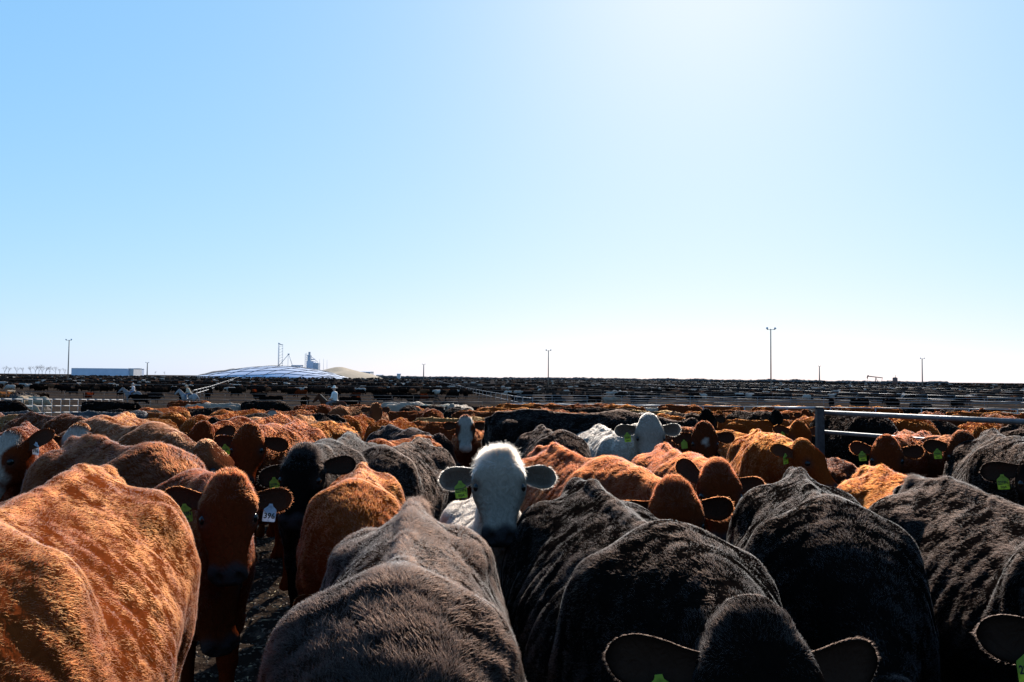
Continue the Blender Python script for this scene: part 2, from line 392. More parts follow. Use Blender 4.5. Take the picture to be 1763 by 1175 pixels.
    if ears:
        for q in (-1, 1):
            d = -(pose.get('el', 0) if q > 0 else pose.get('er', 0))       # positive droops, negative pricks the ear
            e = unit(q*s*math.cos(math.radians(d)) + (-h)*math.sin(math.radians(d)) - .22*f)
            o = unit(f*.80 + h*.45 + q*s*.1); o = unit(o - (o@e)*e); wv = np.cross(e, o)
            nu, nv = 19, 9; el = .218
            base = P + .072*h - .025*f + q*.086*s
            Pt = []; Nm = []; RR = []
            for side in (0, 1):
                for i in range(nu):
                    u = i/(nu-1)
                    wd = float(np.interp(u, [0, .12, .25, .40, .55, .68, .80, .90, .96, 1.0], [.034, .034, .040, .050, .056, .0575, .052, .040, .026, .006]))
                    wd = max(wd, .004); 
                    for j in range(nv):
                        v = -1 + 2*j/(nv-1); th = v*1.15
                        cup = -.036*(math.cos(th)-.4)*min(1, .35+1.1*(1-u)) * (wd/.057)
                        bend = -.035*u*u
                        p = base + e*(el*u) + wv*wd*math.sin(th)/math.sin(1.15) + o*(cup + bend - side*.007*(1-v*v)**.5 - .0005*side) - h*0.0
                        Pt.append(p)
            Pt = np.array(Pt); m = nu*nv; Q = []
            for i in range(nu-1):
                for j in range(nv-1):
                    a = i*nv+j; b = a+1; c = a+nv+1; dd = a+nv
                    Q.append([a, b, c, dd] if q > 0 else [a, dd, c, b]); Q.append([a+m, dd+m, c+m, b+m] if q > 0 else [a+m, b+m, c+m, dd+m])
                for j, fl2 in ((0, 0), (nv-1, 1)):
                    a = i*nv+j; b = a+nv
                    qq = [a, b, b+m, a+m]
                    Q.append(qq if (fl2 == 0) == (q > 0) else qq[::-1])
            for j in range(nv-1):
                a = (nu-1)*nv+j; qq = [a, a+1, a+1+m, a+m]; Q.append(qq[::-1] if q > 0 else qq)
            v = np.tile(np.tile(np.linspace(-1, 1, nv), nu), 2); u = np.tile(np.repeat(np.linspace(0, 1, nu), nv), 2)
            edge = np.clip((np.abs(v)-.6)/.4, 0, 1)*(u > .12) + np.clip((u-.85)/.15, 0, 1)
            inner = np.concatenate([np.ones(m), np.zeros(m)])
            hle = .30 + .28*np.clip(edge, 0, 1)
            fle = e[None]*1.0 + (v*.8)[:, None]*wv[None]
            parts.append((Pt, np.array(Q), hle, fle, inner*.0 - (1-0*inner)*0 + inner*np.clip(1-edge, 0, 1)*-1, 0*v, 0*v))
    off = 0; CO, QD, HL, FL, MZ, WF, EY = [], [], [], [], [], [], []
    for c_, q_, a, b, m_, w_, y_ in parts:
        CO.append(c_); QD.append(q_+off); off += len(c_); HL.append(a); FL.append(b); MZ.append(m_); WF.append(w_); EY.append(y_)
    D = dict(co=np.concatenate(CO), quads=np.concatenate(QD), hl=np.concatenate(HL), flow=np.concatenate(FL), muz=np.concatenate(MZ), wf=np.concatenate(WF), eye=np.concatenate(EY),
             frame=(P, h, f, s, n), nbody=nb)
    co = D['co']; Q = D['quads']
    fn = np.cross(co[Q[:, 2]]-co[Q[:, 0]], co[Q[:, 3]]-co[Q[:, 1]])
    vn = np.zeros_like(co)
    for j in range(4): np.add.at(vn, Q[:, j], fn)
    D['vn'] = vn / (np.linalg.norm(vn, axis=1)[:, None] + 1e-12)
    return D

def E3(p, c, r):
    a, b, d = (p[0]-c[0])/r[0], (p[1]-c[1])/r[1], (p[2]-c[2])/r[2]
    k0 = np.sqrt(a*a+b*b+d*d); return (k0-1)*min(r)

def to_mesh(name, co, quads, attrs=None, smooth=True):
    me = bpy.data.meshes.new(name)
    me.vertices.add(len(co)); me.vertices.foreach_set('co', np.asarray(co, np.float32).ravel())
    k = quads.shape[1]
    me.loops.add(len(quads)*k); me.loops.foreach_set('vertex_index', quads.ravel().astype(np.int32))
    me.polygons.add(len(quads)); me.polygons.foreach_set('loop_start', (np.arange(len(quads))*k).astype(np.int32))
    me.polygons.foreach_set('loop_total', np.full(len(quads), k, np.int32))
    me.polygons.foreach_set('use_smooth', np.full(len(quads), smooth, bool))
    me.update(calc_edges=True)
    for an, v in (attrs or {}).items():
        a = me.attributes.new(an, 'FLOAT', 'POINT'); a.data.foreach_set('value', np.asarray(v, np.float32))
    return me

def cow_mesh(D, name='cow'):
    return to_mesh(name, D['co'], D['quads'], {'muz': D['muz'], 'wf': D['wf'], 'eye': D['eye'], 'coat': np.clip(D['hl'], 0, 3)})

def cow_hair(D, count, length, radius, seed, segs=4, zmin=.55, cull=None, mess=.5, name='coat_hair', tuft=.03, lift_k=1.0):
    """hair strands rooted on the body, combed along the flow with locks and waves; cull = camera position in local space"""
    rng = np.random.default_rng(seed)
    co, Q, vn = D['co'], D['quads'], D['vn']
    T = np.concatenate([Q[:, [0, 1, 2]], Q[:, [0, 2, 3]]])
    a, b, c = co[T[:, 0]], co[T[:, 1]], co[T[:, 2]]
    cr = np.cross(b-a, c-a); ar = .5*np.linalg.norm(cr, axis=1); ce = (a+b+c)/3
    w = ar * (ce[:, 2] > zmin) * (D['hl'][T[:, 0]] > .05)
    w = w * (1 + 1.5*(D['hl'][T[:, 0]] > 1.7))
    if cull is not None:
        tn = cr / (2*ar[:, None] + 1e-12); vd = cull - ce; vd /= np.linalg.norm(vd, axis=1)[:, None]
        w = w * ((tn*vd).sum(1) > -.38)
    ti = rng.choice(len(T), count, p=w/w.sum()); u = rng.random((count, 2)); fl = u.sum(1) > 1; u[fl] = 1 - u[fl]
    bc = np.stack([1-u[:, 0]-u[:, 1], u[:, 0], u[:, 1]], 1)
    mixv = lambda V: (V[T[ti]] * (bc[:, :, None] if V.ndim > 1 else bc)).sum(1)
    root = mixv(co); nn = mixv(vn); nn /= np.linalg.norm(nn, axis=1)[:, None] + 1e-9
    hl = mixv(D['hl']); flow = mixv(D['flow'])
    tan = flow - (flow*nn).sum(1)[:, None]*nn; tan /= np.linalg.norm(tan, axis=1)[:, None] + 1e-6
    bit = np.cross(nn, tan)
    wav = vnoise(root, seed+1, 9.)*.9 + vnoise(root, seed+2, 24.)*.7
    lift = .20 + .16*vnoise(root, seed+3, 14.) + .12*vnoise(root, seed+4, 40.)
    cell = np.floor(root/tuft + vnoise(root, seed+9, 30.)[:, None]*.6).astype(np.int64)
    hh = (cell[:, 0]*73856093 ^ cell[:, 1]*19349663 ^ cell[:, 2]*83492791); hh = (hh ^ (hh >> 13))*1274126177 & 0xffffff
    r1 = (hh & 0xfff)/2047.5-1; r2 = ((hh >> 12) & 0xfff)/2047.5-1
    dirv = tan*(1.0 + 0*wav[:, None]) + bit*(mess*(wav + .22*r1 + .5*rng.normal(size=count)))[:, None] + nn*(np.maximum(lift*lift_k, .06) + .06*r2*mess + .2*lift_k*rng.random(count) + .55*np.clip(hl-1.5, 0, 1.5)*.8)[:, None]
    dirv /= np.linalg.norm(dirv, axis=1)[:, None]
    L = length*hl*(.55 + .6*rng.random(count)) * (1+.25*r1)
    curl = (bit*rng.normal(size=count)[:, None]*.35 - nn*.10 + np.array([0, 0, -.10]))
    t = np.linspace(0, 1, segs)[None, :, None]
    pts = root[:, None] - nn[:, None]*.002 + L[:, None, None]*(dirv[:, None]*t + curl[:, None]*t*t*.6)
    cu = bpy.data.hair_curves.new(name)
    cu.add_curves([segs]*count)
    cu.attributes['position'].data.foreach_set('vector', pts.astype(np.float32).ravel()) if 'position' in cu.attributes else cu.points.foreach_set('position', pts.astype(np.float32).ravel())
    ra = cu.attributes.get('radius') or cu.attributes.new('radius', 'FLOAT', 'POINT')
    rr = radius*np.linspace(1, .25, segs)[None, :]*(.7+.6*rng.random(count))[:, None]
    ra.data.foreach_set('value', rr.astype(np.float32).ravel())
    tone = .85 + .26*vnoise(root, seed+5, 3.5) + .22*vnoise(root, seed+6, 11.) + .12*vnoise(root, seed+7, 33.) + .10*rng.normal(size=count)
    for an, v in (('tone', np.clip(tone, .3, 1.6)), ('muz', mixv(D['muz'])), ('wf', mixv(D['wf'])), ('eye', mixv(D['eye']))):
        at = cu.attributes.new(an, 'FLOAT', 'CURVE'); at.data.foreach_set('value', v.astype(np.float32))
    return cu
# ------------------------------------------------------------------ ear tags
def bm_poly(pts, th):
    n = len(pts); co = np.array([(x, y, 0) for x, y in pts] + [(x, y, -th) for x, y in pts])
    me = bpy.data.meshes.new('plate'); f = [list(range(n)), list(range(2*n-1, n-1, -1))] + [[i, i+n, (i+1) % n+n, (i+1) % n] for i in range(n)]
    me.from_pydata([tuple(c) for c in co], [], f); me.update(); return me
TAGSHAPE = bm_poly([(-.0075, .006), (-.0105, -.004), (-.028, -.020), (-.0295, -.026), (-.029, -.074), (-.026, -.078), (.026, -.078), (.029, -.074), (.0295, -.026), (.028, -.020), (.0105, -.004), (.0075, .006)], .0016)
def text_mesh(lines):
    vs, fs = [], []
    for s, size, y in lines:
        cu = bpy.data.curves.new('t', 'FONT'); cu.body = s; cu.size = size; cu.align_x = 'CENTER'; cu.offset = size*.035; cu.resolution_u = 2
        o = bpy.data.objects.new('t', cu); scene.collection.objects.link(o); bpy.context.view_layer.update()
        me = bpy.data.meshes.new_from_object(o.evaluated_get(bpy.context.evaluated_depsgraph_get()))
        w = max(1e-6, max(v.co.x for v in me.vertices) - min(v.co.x for v in me.vertices)); kx = min(1, .050/w)
        b = len(vs); vs += [(v.co.x*kx, v.co.y + y, .0006) for v in me.vertices]; fs += [[b+i for i in p.vertices] for p in me.polygons]
        bpy.data.objects.remove(o); bpy.data.curves.remove(cu); bpy.data.meshes.remove(me)
    me = bpy.data.meshes.new('number'); me.from_pydata(vs, [], fs); me.update(); me.materials.append(INK); return me
TXT_GREEN = text_mesh([('2259N', .0285, -.050), ('50A', .019, -.071)]); TXT_WHITE = text_mesh([('396', .036, -.062)])
TAGSHAPE.materials.append(TAG_GREEN); TAGW = TAGSHAPE.copy(); TAGW.materials.clear(); TAGW.materials.append(TAG_WHITE)
def eye_mesh():
    me = bpy.data.meshes.new('eye'); import bmesh
    bm = bmesh.new(); bmesh.ops.create_uvsphere(bm, u_segments=20, v_segments=12, radius=.024); bm.to_mesh(me); bm.free()
    me.polygons.foreach_set('use_smooth', np.ones(len(me.polygons), bool)); me.materials.append(EYE); return me
EYEM = eye_mesh()

COLS = dict(orange=(.165, .026, .0045), tan=(.19, .070, .022), rust=(.100, .016, .0042), brown=(.062, .013, .0045), black=(.0064, .0040, .0030), char=(.012, .0070, .0050),
            white=(.30, .21, .15), cream=(.40, .29, .19), grey=(.045, .041, .040), roan=(.15, .038, .014), dark=(.010, .006, .005))
POSES = dict(up=dict(ne=32, ny=0, hp=58, hy=0), level=dict(ne=4, ny=0, hp=55, hy=0), low=dict(ne=-32, ny=0, hp=70, hy=0), graze=dict(ne=-50, ny=0, hp=75, hy=0, nl=.62))
LIB = {}
CATTLE = []
def local_anchor(a, pose):
    if a == 'tail': return np.array([-.72, 0, 1.335])
    if a == 'wither': return np.array([.46, 0, 1.35])
    P, h, f, s, n = head_frame(pose)
    return P + .045*f - .01*h + np.array([0, 0, .02])
def cow(label, a, px, py, d, hd, pose, col, z=None, tags='', white_face=0, dark_muzzle=1, unique=True, group=None, sc=None, dx=None, hairs=None, seed=None, colour=None, hlen=None, fat=None, rad=None, lib=None, mess=.5, legs=True, fixd=False, lift_k=1.0):
    p = dict(POSES[pose]) if isinstance(pose, str) else dict(POSES[pose[0]], **pose[1])
    if fat: p['fat'] = fat
    i = len(CATTLE); seed = seed if seed is not None else i + 3
    A = local_anchor(a, p)
    if a == 'tail' and sc is None and i >= 7 and not fixd:      # a cow of ordinary height: the row its rump reaches gives its distance
        s0 = .985 + .03*math.sin(i*2.4)
        for _ in range(30): d = .5*d + .5*(CAMZ - ter(d) - 1.345*s0)*FPX/(py - hor(px))
        d = min(d, 30)
    x, y = at(px, d), d
    g = ter(y)
    if sc is None: sc = (zat(px, py, d) - g) / A[2]; raw = sc; sc = min(1.2, max(.88, sc))
    r = R(hd); c, s_ = math.cos(r), math.sin(r)
    loc = (x - sc*(A[0]*c - A[1]*s_), y - sc*(A[0]*s_ + A[1]*c)); g2 = ter(loc[1])
    loc = (loc[0], loc[1], g2)
    M = Matrix.Translation(loc) @ Matrix.Rotation(r, 4, 'Z') @ Matrix.Scale(sc, 4)
    near = min(d, math.hypot(loc[0], loc[1]))
    if hairs is None:
        hairs = int(400000 if near < 3 else 300000 if near < 3.8 else 190000 if near < 5 else 110000 if near < 7.5 else 55000 if near < 12 else 9000)
    if rad is None: rad = max(.00042, .00014*near)
    if dx is None: dx = .0115 if near < 3.3 else .014 if near < 5 else .02 if near < 9 else .03
    key = lib
    if key and key in LIB: me, hc, fr = LIB[key]
    else:
        D = build_cow(p, dx, legs=True, seed=seed); me = cow_mesh(D, 'cow'); fr = D['frame']; me.materials.append(COAT)
        cl = None if key else np.array(M.inverted() @ Vector((0, 0, CAMZ)))
        hc = cow_hair(D, max(500, int(hairs*DETAIL)), (hlen or .019), rad/DETAIL**.5, seed, segs=5 if near < 3.4 else 4 if near < 6 else 3, cull=cl, mess=mess, lift_k=lift_k) if hairs else None
        if hc: hc.materials.append(HAIR)
        if key: LIB[key] = (me, hc, fr)
    o = link('cow', me); o.matrix_world = M
    tag(o, label, 'cow', group)
    C = colour or COLS[col]; cc = (*C, 1); o.color = cc
    props = dict(white_face=float(white_face), dark_muzzle=float(dark_muzzle))
    for k, v in props.items(): o[k] = v
    if hc:
        h = link('coat_hair', hc, o); h.color = cc
        for k, v in props.items(): h[k] = v
    P, hh, f, s, n = fr
    if near < 9:
        for q in (-1, 1):
            link('eye', EYEM, o, P + .176*hh + .022*f + q*.102*s)
    for tg in tags.split():
        q = -1 if tg[0] == 'R' else 1          # the animal's own right / left ear
        dd = -(p.get('el', 0) if q > 0 else p.get('er', 0))
        e = unit(q*s*math.cos(R(dd)) - hh*math.sin(R(dd)) - .22*f); ow = unit(f*.80 + hh*.45 + q*s*.1); ow = unit(ow - (ow@e)*e)
        b = P + .072*hh - .025*f + q*.086*s + e*.105 + ow*.002 + np.array([0, 0, -.022])
        zt = unit(f*.45 + hh*.8 + np.array([0, 0, .25])); zt = unit(zt*np.array([1, 1, .25])); yt = unit(np.array([0, 0, 1.]) + .12*q*s); yt = unit(yt - (yt@zt)*zt); xt = np.cross(yt, zt)
        mt = Matrix(((xt[0], yt[0], zt[0], b[0]), (xt[1], yt[1], zt[1], b[1]), (xt[2], yt[2], zt[2], b[2]), (0, 0, 0, 1)))
        wh = tg[1:2] == 'w'
        t_ = link('ear_tag', TAGW if wh else TAGSHAPE, o); t_.matrix_local = mt
        if near < 8: link('number', TXT_WHITE if wh else TXT_GREEN, t_)
    CATTLE.append((o, M, p, near))
    return o

# near herd, read from the photograph: anchor point, column, row, distance, heading (0 = facing right, -90 = facing the camera)
FG = 'cattle crowding towards the camera'
cow('big orange cow with broad furry back filling the lower left corner', 'tail', 186, 812, 3.3, -79, ('low', dict(ny=-5)), 'orange', fat=1.16, hlen=.017, lift_k=.95, group=FG, mess=.5, colour=(.175, .034, .0078))
cow('shaggy dark brown cow seen along its back from above, bottom centre, tufted rump', 'tail', 718, 872, 3.2, -85.5, ('low', dict(ny=3, tuft=1.0)), 'char', fat=1.05, hlen=.024, group=FG, mess=.8, colour=(.0165, .0088, .0060))
cow('black cow with lowered head and lime tag at the bottom edge, ears spread wide', 'poll', 1303, 1046, 1.80, -82.5, ('level', dict(ne=6, ny=0, hp=62, hy=-6, nl=.36, er=-6, el=-3, curl=.5)), 'black', tags='R', fat=1.08, hlen=.015, lift_k=.85, group=FG)
cow('black cow with glossy grey-lit back, between the lowered black head and the right edge cow', 'tail', 1365, 815, 4.2, -103, ('low', dict(ny=6, ne=-28)), 'black', fat=1.02, hlen=.015, lift_k=.85, group=FG)
cow('woolly black-brown cow cut by the right edge, lime tag in its turned ear', 'tail', 1575, 828, 3.9, -91, ('level', dict(ne=3, ny=-40, hp=62, hy=-24, tuft=.8)), 'char', tags='R', fat=1.02, hlen=.020, group=FG, mess=.6, lift_k=.8, colour=(.0070, .0044, .0034))
cow('red-brown cow facing the camera with lime tag and white number 396 tag', 'poll', 400, 815, 3.8, -57, ('up', dict(ne=18, ny=0, hp=60, hy=-12, er=-12, el=-2, curl=.6)), 'rust', tags='R Lw', group=FG, hlen=.026)
cow('white cow facing the camera at picture centre, curly poll and dark nose', 'poll', 861, 772, 3.65, -84, ('up', dict(ne=56, ny=-4, hp=50, hy=-3, nl=.60, er=2, el=-3, curl=1.2)), 'white', tags='R', group=FG, hlen=.026)
cow('orange cow back directly left of the central shaggy brown cow, head down', 'tail', 628, 802, 5.0, -82, ('low', dict(ny=4)), 'orange', group=FG, hlen=.026, mess=.7, colour=(.14, .024, .0045))
cow('black calf-like cow facing the camera with a lime tag and shaggy poll', 'poll', 527, 768, 5.1, -88, ('up', dict(ne=14, hp=60, hy=-4, er=22, el=-12, curl=.9)), 'black', tags='R', group=FG, hlen=.03)
cow('dark brown cow with pale shine along its ridge, left of the white cow', 'tail', 737, 759, 5.8, -100, ('low', {}), 'char', group=FG)
cow('dark cow seen half side-on with lowered head, behind the pale-ridged dark cow', 'tail', 662, 737, 6.9, -63, ('level', dict(ne=8, ny=8, hp=50, hy=25)), 'dark', group=FG, tags='')
cow('white-faced brown cow looking over the dark cows left of centre', 'poll', 803, 713, 10.4, -95, ('up', dict(hy=10, hp=62)), 'rust', white_face=1, dark_muzzle=0, group=FG)
cow('large black cow standing side-on behind the white cow', 'tail', 862, 712, 9.6, -12, ('level', {}), 'black', group=FG, fixd=True)
cow('brown cow with white face turned right, lime tag, left of the second white cow', 'poll', 1038, 722, 9.4, -72, ('up', dict(ne=20, hy=14)), 'brown', tags='R', white_face=1, dark_muzzle=0, group=FG, colour=(.13, .038, .013))
cow('dark brown rump just above and right of the central white cow', 'tail', 925, 740, 6.2, -80, ('low', {}), 'char', group=FG)
cow('white cow facing the camera, farther back and right of the central white one', 'poll', 1119, 713, 7.4, -80, ('up', dict(ne=30, hp=64, hy=-11, er=2, el=-4)), 'white', tags='R', group=FG, colour=(.30, .215, .16))
cow('dark red cow with white spot on its forehead, right of the second white cow', 'poll', 1213, 724, 8.0, -68, ('up', dict(ne=22, hp=62, hy=-30, er=8, star=1)), 'brown', tags='R', white_face=1, group=FG)
cow('black cow facing the camera with lime tag, behind the dark red one', 'poll', 1217, 703, 12.5, -92, ('up', dict(hy=-5, hp=60)), 'black', tags='R', group=FG)
cow('orange cow with bright spine and lime tag, its head turned right', 'poll', 1385, 757, 6.8, -98, ('up', dict(ne=12, hp=50, hy=42, ny=10, er=-38)), 'orange', tags='R', group=FG)
cow('orange-brown cow facing the camera with lime tag, left of the steel post', 'poll', 1376, 722, 9.3, -72, ('up', dict(hy=-20, hp=60, er=-18, el=-12)), 'orange', tags='R', group=FG)
cow('red-brown cow with one ear pricked up, above the lowered dark red head', 'poll', 1237, 795, 4.9, -90, ('level', dict(ne=14, hp=62, hy=-2, er=-48, el=4)), 'rust', group=FG, hlen=.026)
cow('red cow with curly forehead and rim-lit ear, between the two black backs', 'poll', 1163, 828, 4.0, -73, ('level', dict(ne=8, hp=66, hy=-18, er=10, el=0)), 'rust', group=FG, hlen=.027)
cow('brown cow facing the camera behind the lower rails with lime tag', 'poll', 1525, 752, 7.0, -126, ('up', dict(ne=14, hp=62, hy=14, er=-14, el=-8)), 'rust', tags='R', group=FG)
cow('dark brown cow staring at the camera, pale nose, second from the right edge', 'poll', 1657, 745, 6.9, -100, ('up', dict(ne=20, hp=64, hy=-12, er=-6, el=-6)), 'brown', tags='R', dark_muzzle=.35, group=FG)
cow('black-headed cow at the right edge with a bright lime tag', 'poll', 1792, 772, 5.0, -112, ('up', dict(ne=10, hp=60, hy=-4, er=2)), 'black', tags='R', group=FG)
cow('orange rump with ruffled tail head between the two black backs at right', 'tail', 1490, 808, 4.9, -92, ('low', {}), 'orange', group=FG, hlen=.03, mess=.8)
cow('orange rump with dark tail side, at the right edge above the woolly cow', 'tail', 1745, 805, 4.7, -97, ('low', {}), 'orange', group=FG, mess=.7)
cow('black cow in the next pen just right of the steel post', 'tail', 1422, 712, 12.5, -86, ('low', {}), 'black', group=FG, fixd=True)
cow('orange cow back with creased hips under the top rail', 'tail', 1492, 716, 12.5, -88, ('low', {}), 'orange', group=FG, fixd=True)
cow('grey-black cow back side-on under the rails at right', 'wither', 1612, 727, 12.0, 8, ('low', {}), 'char', group=FG)
cow('bright orange cow back directly behind the dark staring cow', 'tail', 1668, 728, 7.6, -104, ('low', {}), 'orange', group=FG)
cow('small dark brown cow facing away with hanging tail beside the post', 'tail', 1464, 756, 7.2, 96, ('low', {}), 'brown', group=FG, sc=.88)
cow('white-faced red cow at the left edge with a white tag', 'poll', 22, 742, 5.8, -62, ('up', dict(ne=14, hp=60, hy=-48, er=0, el=-60)), 'rust', tags='Lw', white_face=1, dark_muzzle=0, group=FG)
cow('orange cow with white forehead and lime tag, left part of the herd', 'poll', 138, 732, 6.9, -76, ('up', dict(ne=8, hp=66, hy=-12, er=2, el=-14)), 'orange', tags='R', white_face=1, dark_muzzle=0, group=FG, colour=(.17, .034, .0070))
cow('brown cow with dark rump beside the white-foreheaded cow, head hidden', 'tail', 132, 757, 5.6, -44, ('low', {}), 'brown', group=FG, fixd=True, colour=(.070, .0135, .0038), hlen=.03)
cow('tan cow back cut by the left edge behind the white-faced red cow', 'tail', 66, 720, 8.2, 192, ('low', {}), 'tan', group=FG)
cow('brown cow with pricked ear looking right, in front of the two black cows', 'poll', 172, 716, 10.5, -35, ('up', dict(ne=10, hp=50, hy=20, el=-60)), 'brown', group=FG)
cow('orange cow back rising to the open ground at left', 'tail', 318, 704, 11.2, -112, ('low', {}), 'orange', group=FG)
cow('orange cow with shaded side left of the tagged brown head', 'tail', 292, 726, 8.3, -112, ('low', {}), 'orange', group=FG, colour=(.15, .036, .008))
cow('brown cow facing the camera with lime tag and white tag, behind the big brown head', 'poll', 352, 723, 8.0, -98, ('up', dict(ne=10, hp=60, hy=14, er=4, el=-30)), 'rust', tags='R Lw', group=FG)
cow('broad-faced red-brown cow with lime tag above the number 396 cow', 'poll', 432, 731, 6.8, -88, ('up', dict(ne=16, hp=62, hy=4, er=2, el=10)), 'rust', tags='R', group=FG)
cow('red cow turned right with a tagged pricked ear, over the big brown back', 'poll', 366, 760, 6.0, -40, ('level', dict(ne=2, hp=52, hy=25, er=0, el=-50)), 'roan', tags='L', group=FG)
cow('small white-faced cow with lime tag beside the rider', 'poll', 471, 704, 16, -92, ('up', dict(hy=4, hp=62)), 'rust', tags='R', white_face=1, dark_muzzle=0, group=FG)
cow('rust cow back right of the small white-faced cow', 'tail', 538, 709, 9.8, -122, ('low', {}), 'rust', group=FG)
cow('broad dark red rump left of centre, sunlit on top', 'tail', 536, 721, 11.5, -108, ('low', {}), 'brown', fixd=True, group=FG, colour=(.11, .026, .007))
cow('orange cow back behind the black tagged cow', 'tail', 597, 732, 7.4, -118, ('low', {}), 'orange', group=FG)
cow('glowing orange cow back between the rust rump and the dark cow', 'tail', 630, 717, 9.2, -96, ('low', {}), 'orange', group=FG)
cow('orange cow back just behind the dark half side-on cow', 'tail', 700, 724, 8.7, -100, ('low', {}), 'orange', group=FG)
cow('dark rust cow with ruffled back left of the white-faced brown cow', 'tail', 735, 706, 10.4, -75, ('low', {}), 'rust', group=FG)
cow('brown poll of a small cow at the left edge above the big orange back', 'poll', 12, 826, 4.6, -95, ('level', dict(ne=0, hp=62)), 'brown', group=FG, sc=.92)
# ------------------------------------------------------------------ ground, one sheet to the horizon
def ground_material():
    m, t, p = node_mat('dry_manure_ground', .95, .0)
    tc = N(t, 'ShaderNodeTexCoord')
    def noise(sc, det=8, st=None, dist=0):
        n = N(t, 'ShaderNodeTexNoise'); n.inputs['Scale'].default_value = sc; n.inputs['Detail'].default_value = det; n.inputs['Distortion'].default_value = dist
        if st:
            mp = N(t, 'ShaderNodeMapping'); mp.inputs['Scale'].default_value = st; t.links.new(tc.outputs['Object'], mp.inputs[0]); t.links.new(mp.outputs[0], n.inputs[0])
        else: t.links.new(tc.outputs['Object'], n.inputs[0])
        return n.outputs['Fac']
    def ramp(f, a, b):
        r = N(t, 'ShaderNodeMapRange'); r.inputs[1].default_value = a; r.inputs[2].default_value = b; t.links.new(f, r.inputs[0]); return r.outputs[0]
    c = mixc(t, ramp(noise(.12), .35, .65), (.024, .0165, .012), (.042, .031, .023))
    c = mixc(t, ramp(noise(2.2, 10), .45, .62), c, (.024, .016, .012))
    c = mixc(t, mth(t, 'MULTIPLY', ramp(noise(9, 6), .56, .66), .7), c, (.10, .075, .055))
    t.links.new(c, p.inputs['Base Color'])
    b = N(t, 'ShaderNodeBump'); b.inputs['Strength'].default_value = 1; b.inputs['Distance'].default_value = .06
    t.links.new(mth(t, 'ADD', noise(6, 10), mth(t, 'MULTIPLY', noise(28, 6), .4)), b.inputs['Height']); t.links.new(b.outputs[0], p.inputs['Normal'])
    return m
GROUND = ground_material()
def axis(dense, lim, g=1.13):
    a = list(dense); st = dense[1]-dense[0]; x = dense[-1]
    while x < lim: st *= g; x += st; a.append(x)
    return a
gx = axis(np.arange(0, 7, .07), 4500); gx = sorted([-v for v in gx[1:]] + gx); gy = axis(np.arange(0, 14, .07), 7000); gy = [-60, -20, -6, -2] + gy
X, Y = np.meshgrid(np.array(gx), np.array(gy), indexing='ij')
Z = np.interp(Y, TDY, TDZ)
pp = np.stack([X.ravel(), Y.ravel(), 0*X.ravel()], 1)
amp = np.exp(-((np.abs(X)/9)**4 + (np.abs(Y-7)/9)**4))
Z = Z + amp*(.035*vnoise(pp, 3, 5.).reshape(X.shape) + .03*vnoise(pp, 4, 11.).reshape(X.shape) + .05*vnoise(pp, 6, 1.3).reshape(X.shape)) - .03
for (mx, my, w, hh) in ():
    pass
nx_, ny_ = X.shape; ii = np.arange(nx_*ny_).reshape(nx_, ny_)
gq = np.stack([ii[:-1, :-1].ravel(), ii[1:, :-1].ravel(), ii[1:, 1:].ravel(), ii[:-1, 1:].ravel()], 1)
gm = to_mesh('ground', np.stack([X.ravel(), Y.ravel(), Z.ravel()], 1), gq); gm.materials.append(GROUND)
tag(link('ground', gm), 'trampled dark brown feedlot ground', None, None, 'structure')

rng = np.random.default_rng(5)
# dry clods and straw bits on the trampled ground
def litter(name, n, x0, x1, y0, y1, s0, s1, mat, label, seed, flat=.35, long=1.0):
    r = np.random.default_rng(seed); x = r.uniform(x0, x1, n); y = r.uniform(y0, y1, n)
    s = r.uniform(s0, s1, n); a = r.uniform(0, 6.28, n)
    base = np.array([(1, 0, 0), (-.5, .87, 0), (-.5, -.87, 0), (0, 0, 1)], float) * np.array([long, 1, 1]) 
    V = base[None]*s[:, None, None]*(1 + .5*r.uniform(-1, 1, (n, 4, 3))); V[:, :, 2] *= flat*2
    V = V @ np.eye(3)
    ca, sa = np.cos(a), np.sin(a)
    vx = V[:, :, 0]*ca[:, None] - V[:, :, 1]*sa[:, None]; vy = V[:, :, 0]*sa[:, None] + V[:, :, 1]*ca[:, None]
    P0 = np.stack([x, y, 0*x], 1)
    z = np.interp(y, TDY, TDZ) + .035*vnoise(P0, 3, 5.) + .03*vnoise(P0, 4, 11.) + .05*vnoise(P0, 6, 1.3) - .03
    co = np.stack([vx + x[:, None], vy + y[:, None], V[:, :, 2] + z[:, None]], 2).reshape(-1, 3)
    k = np.arange(n)*4; tr = np.concatenate([np.stack([k, k+1, k+3], 1), np.stack([k+1, k+2, k+3], 1), np.stack([k+2, k, k+3], 1)])
    me = to_mesh(name, co, tr, smooth=False); me.materials.append(mat); tag(link(name, me), label, None, None, 'stuff')
litter('dry_clods', 60000, -5.5, 5.5, 1.5, 13, .004, .018, noisy('clod', (.10, .07, .05), (.26, .19, .13), scale=3), 'dry clods of trampled manure between the cattle', 3)
litter('straw', 9000, -5, 5, 1.5, 12, .003, .006, noisy('straw', (.45, .34, .18), (.62, .5, .3), scale=5), 'scattered straw on the trampled ground', 4, long=7)
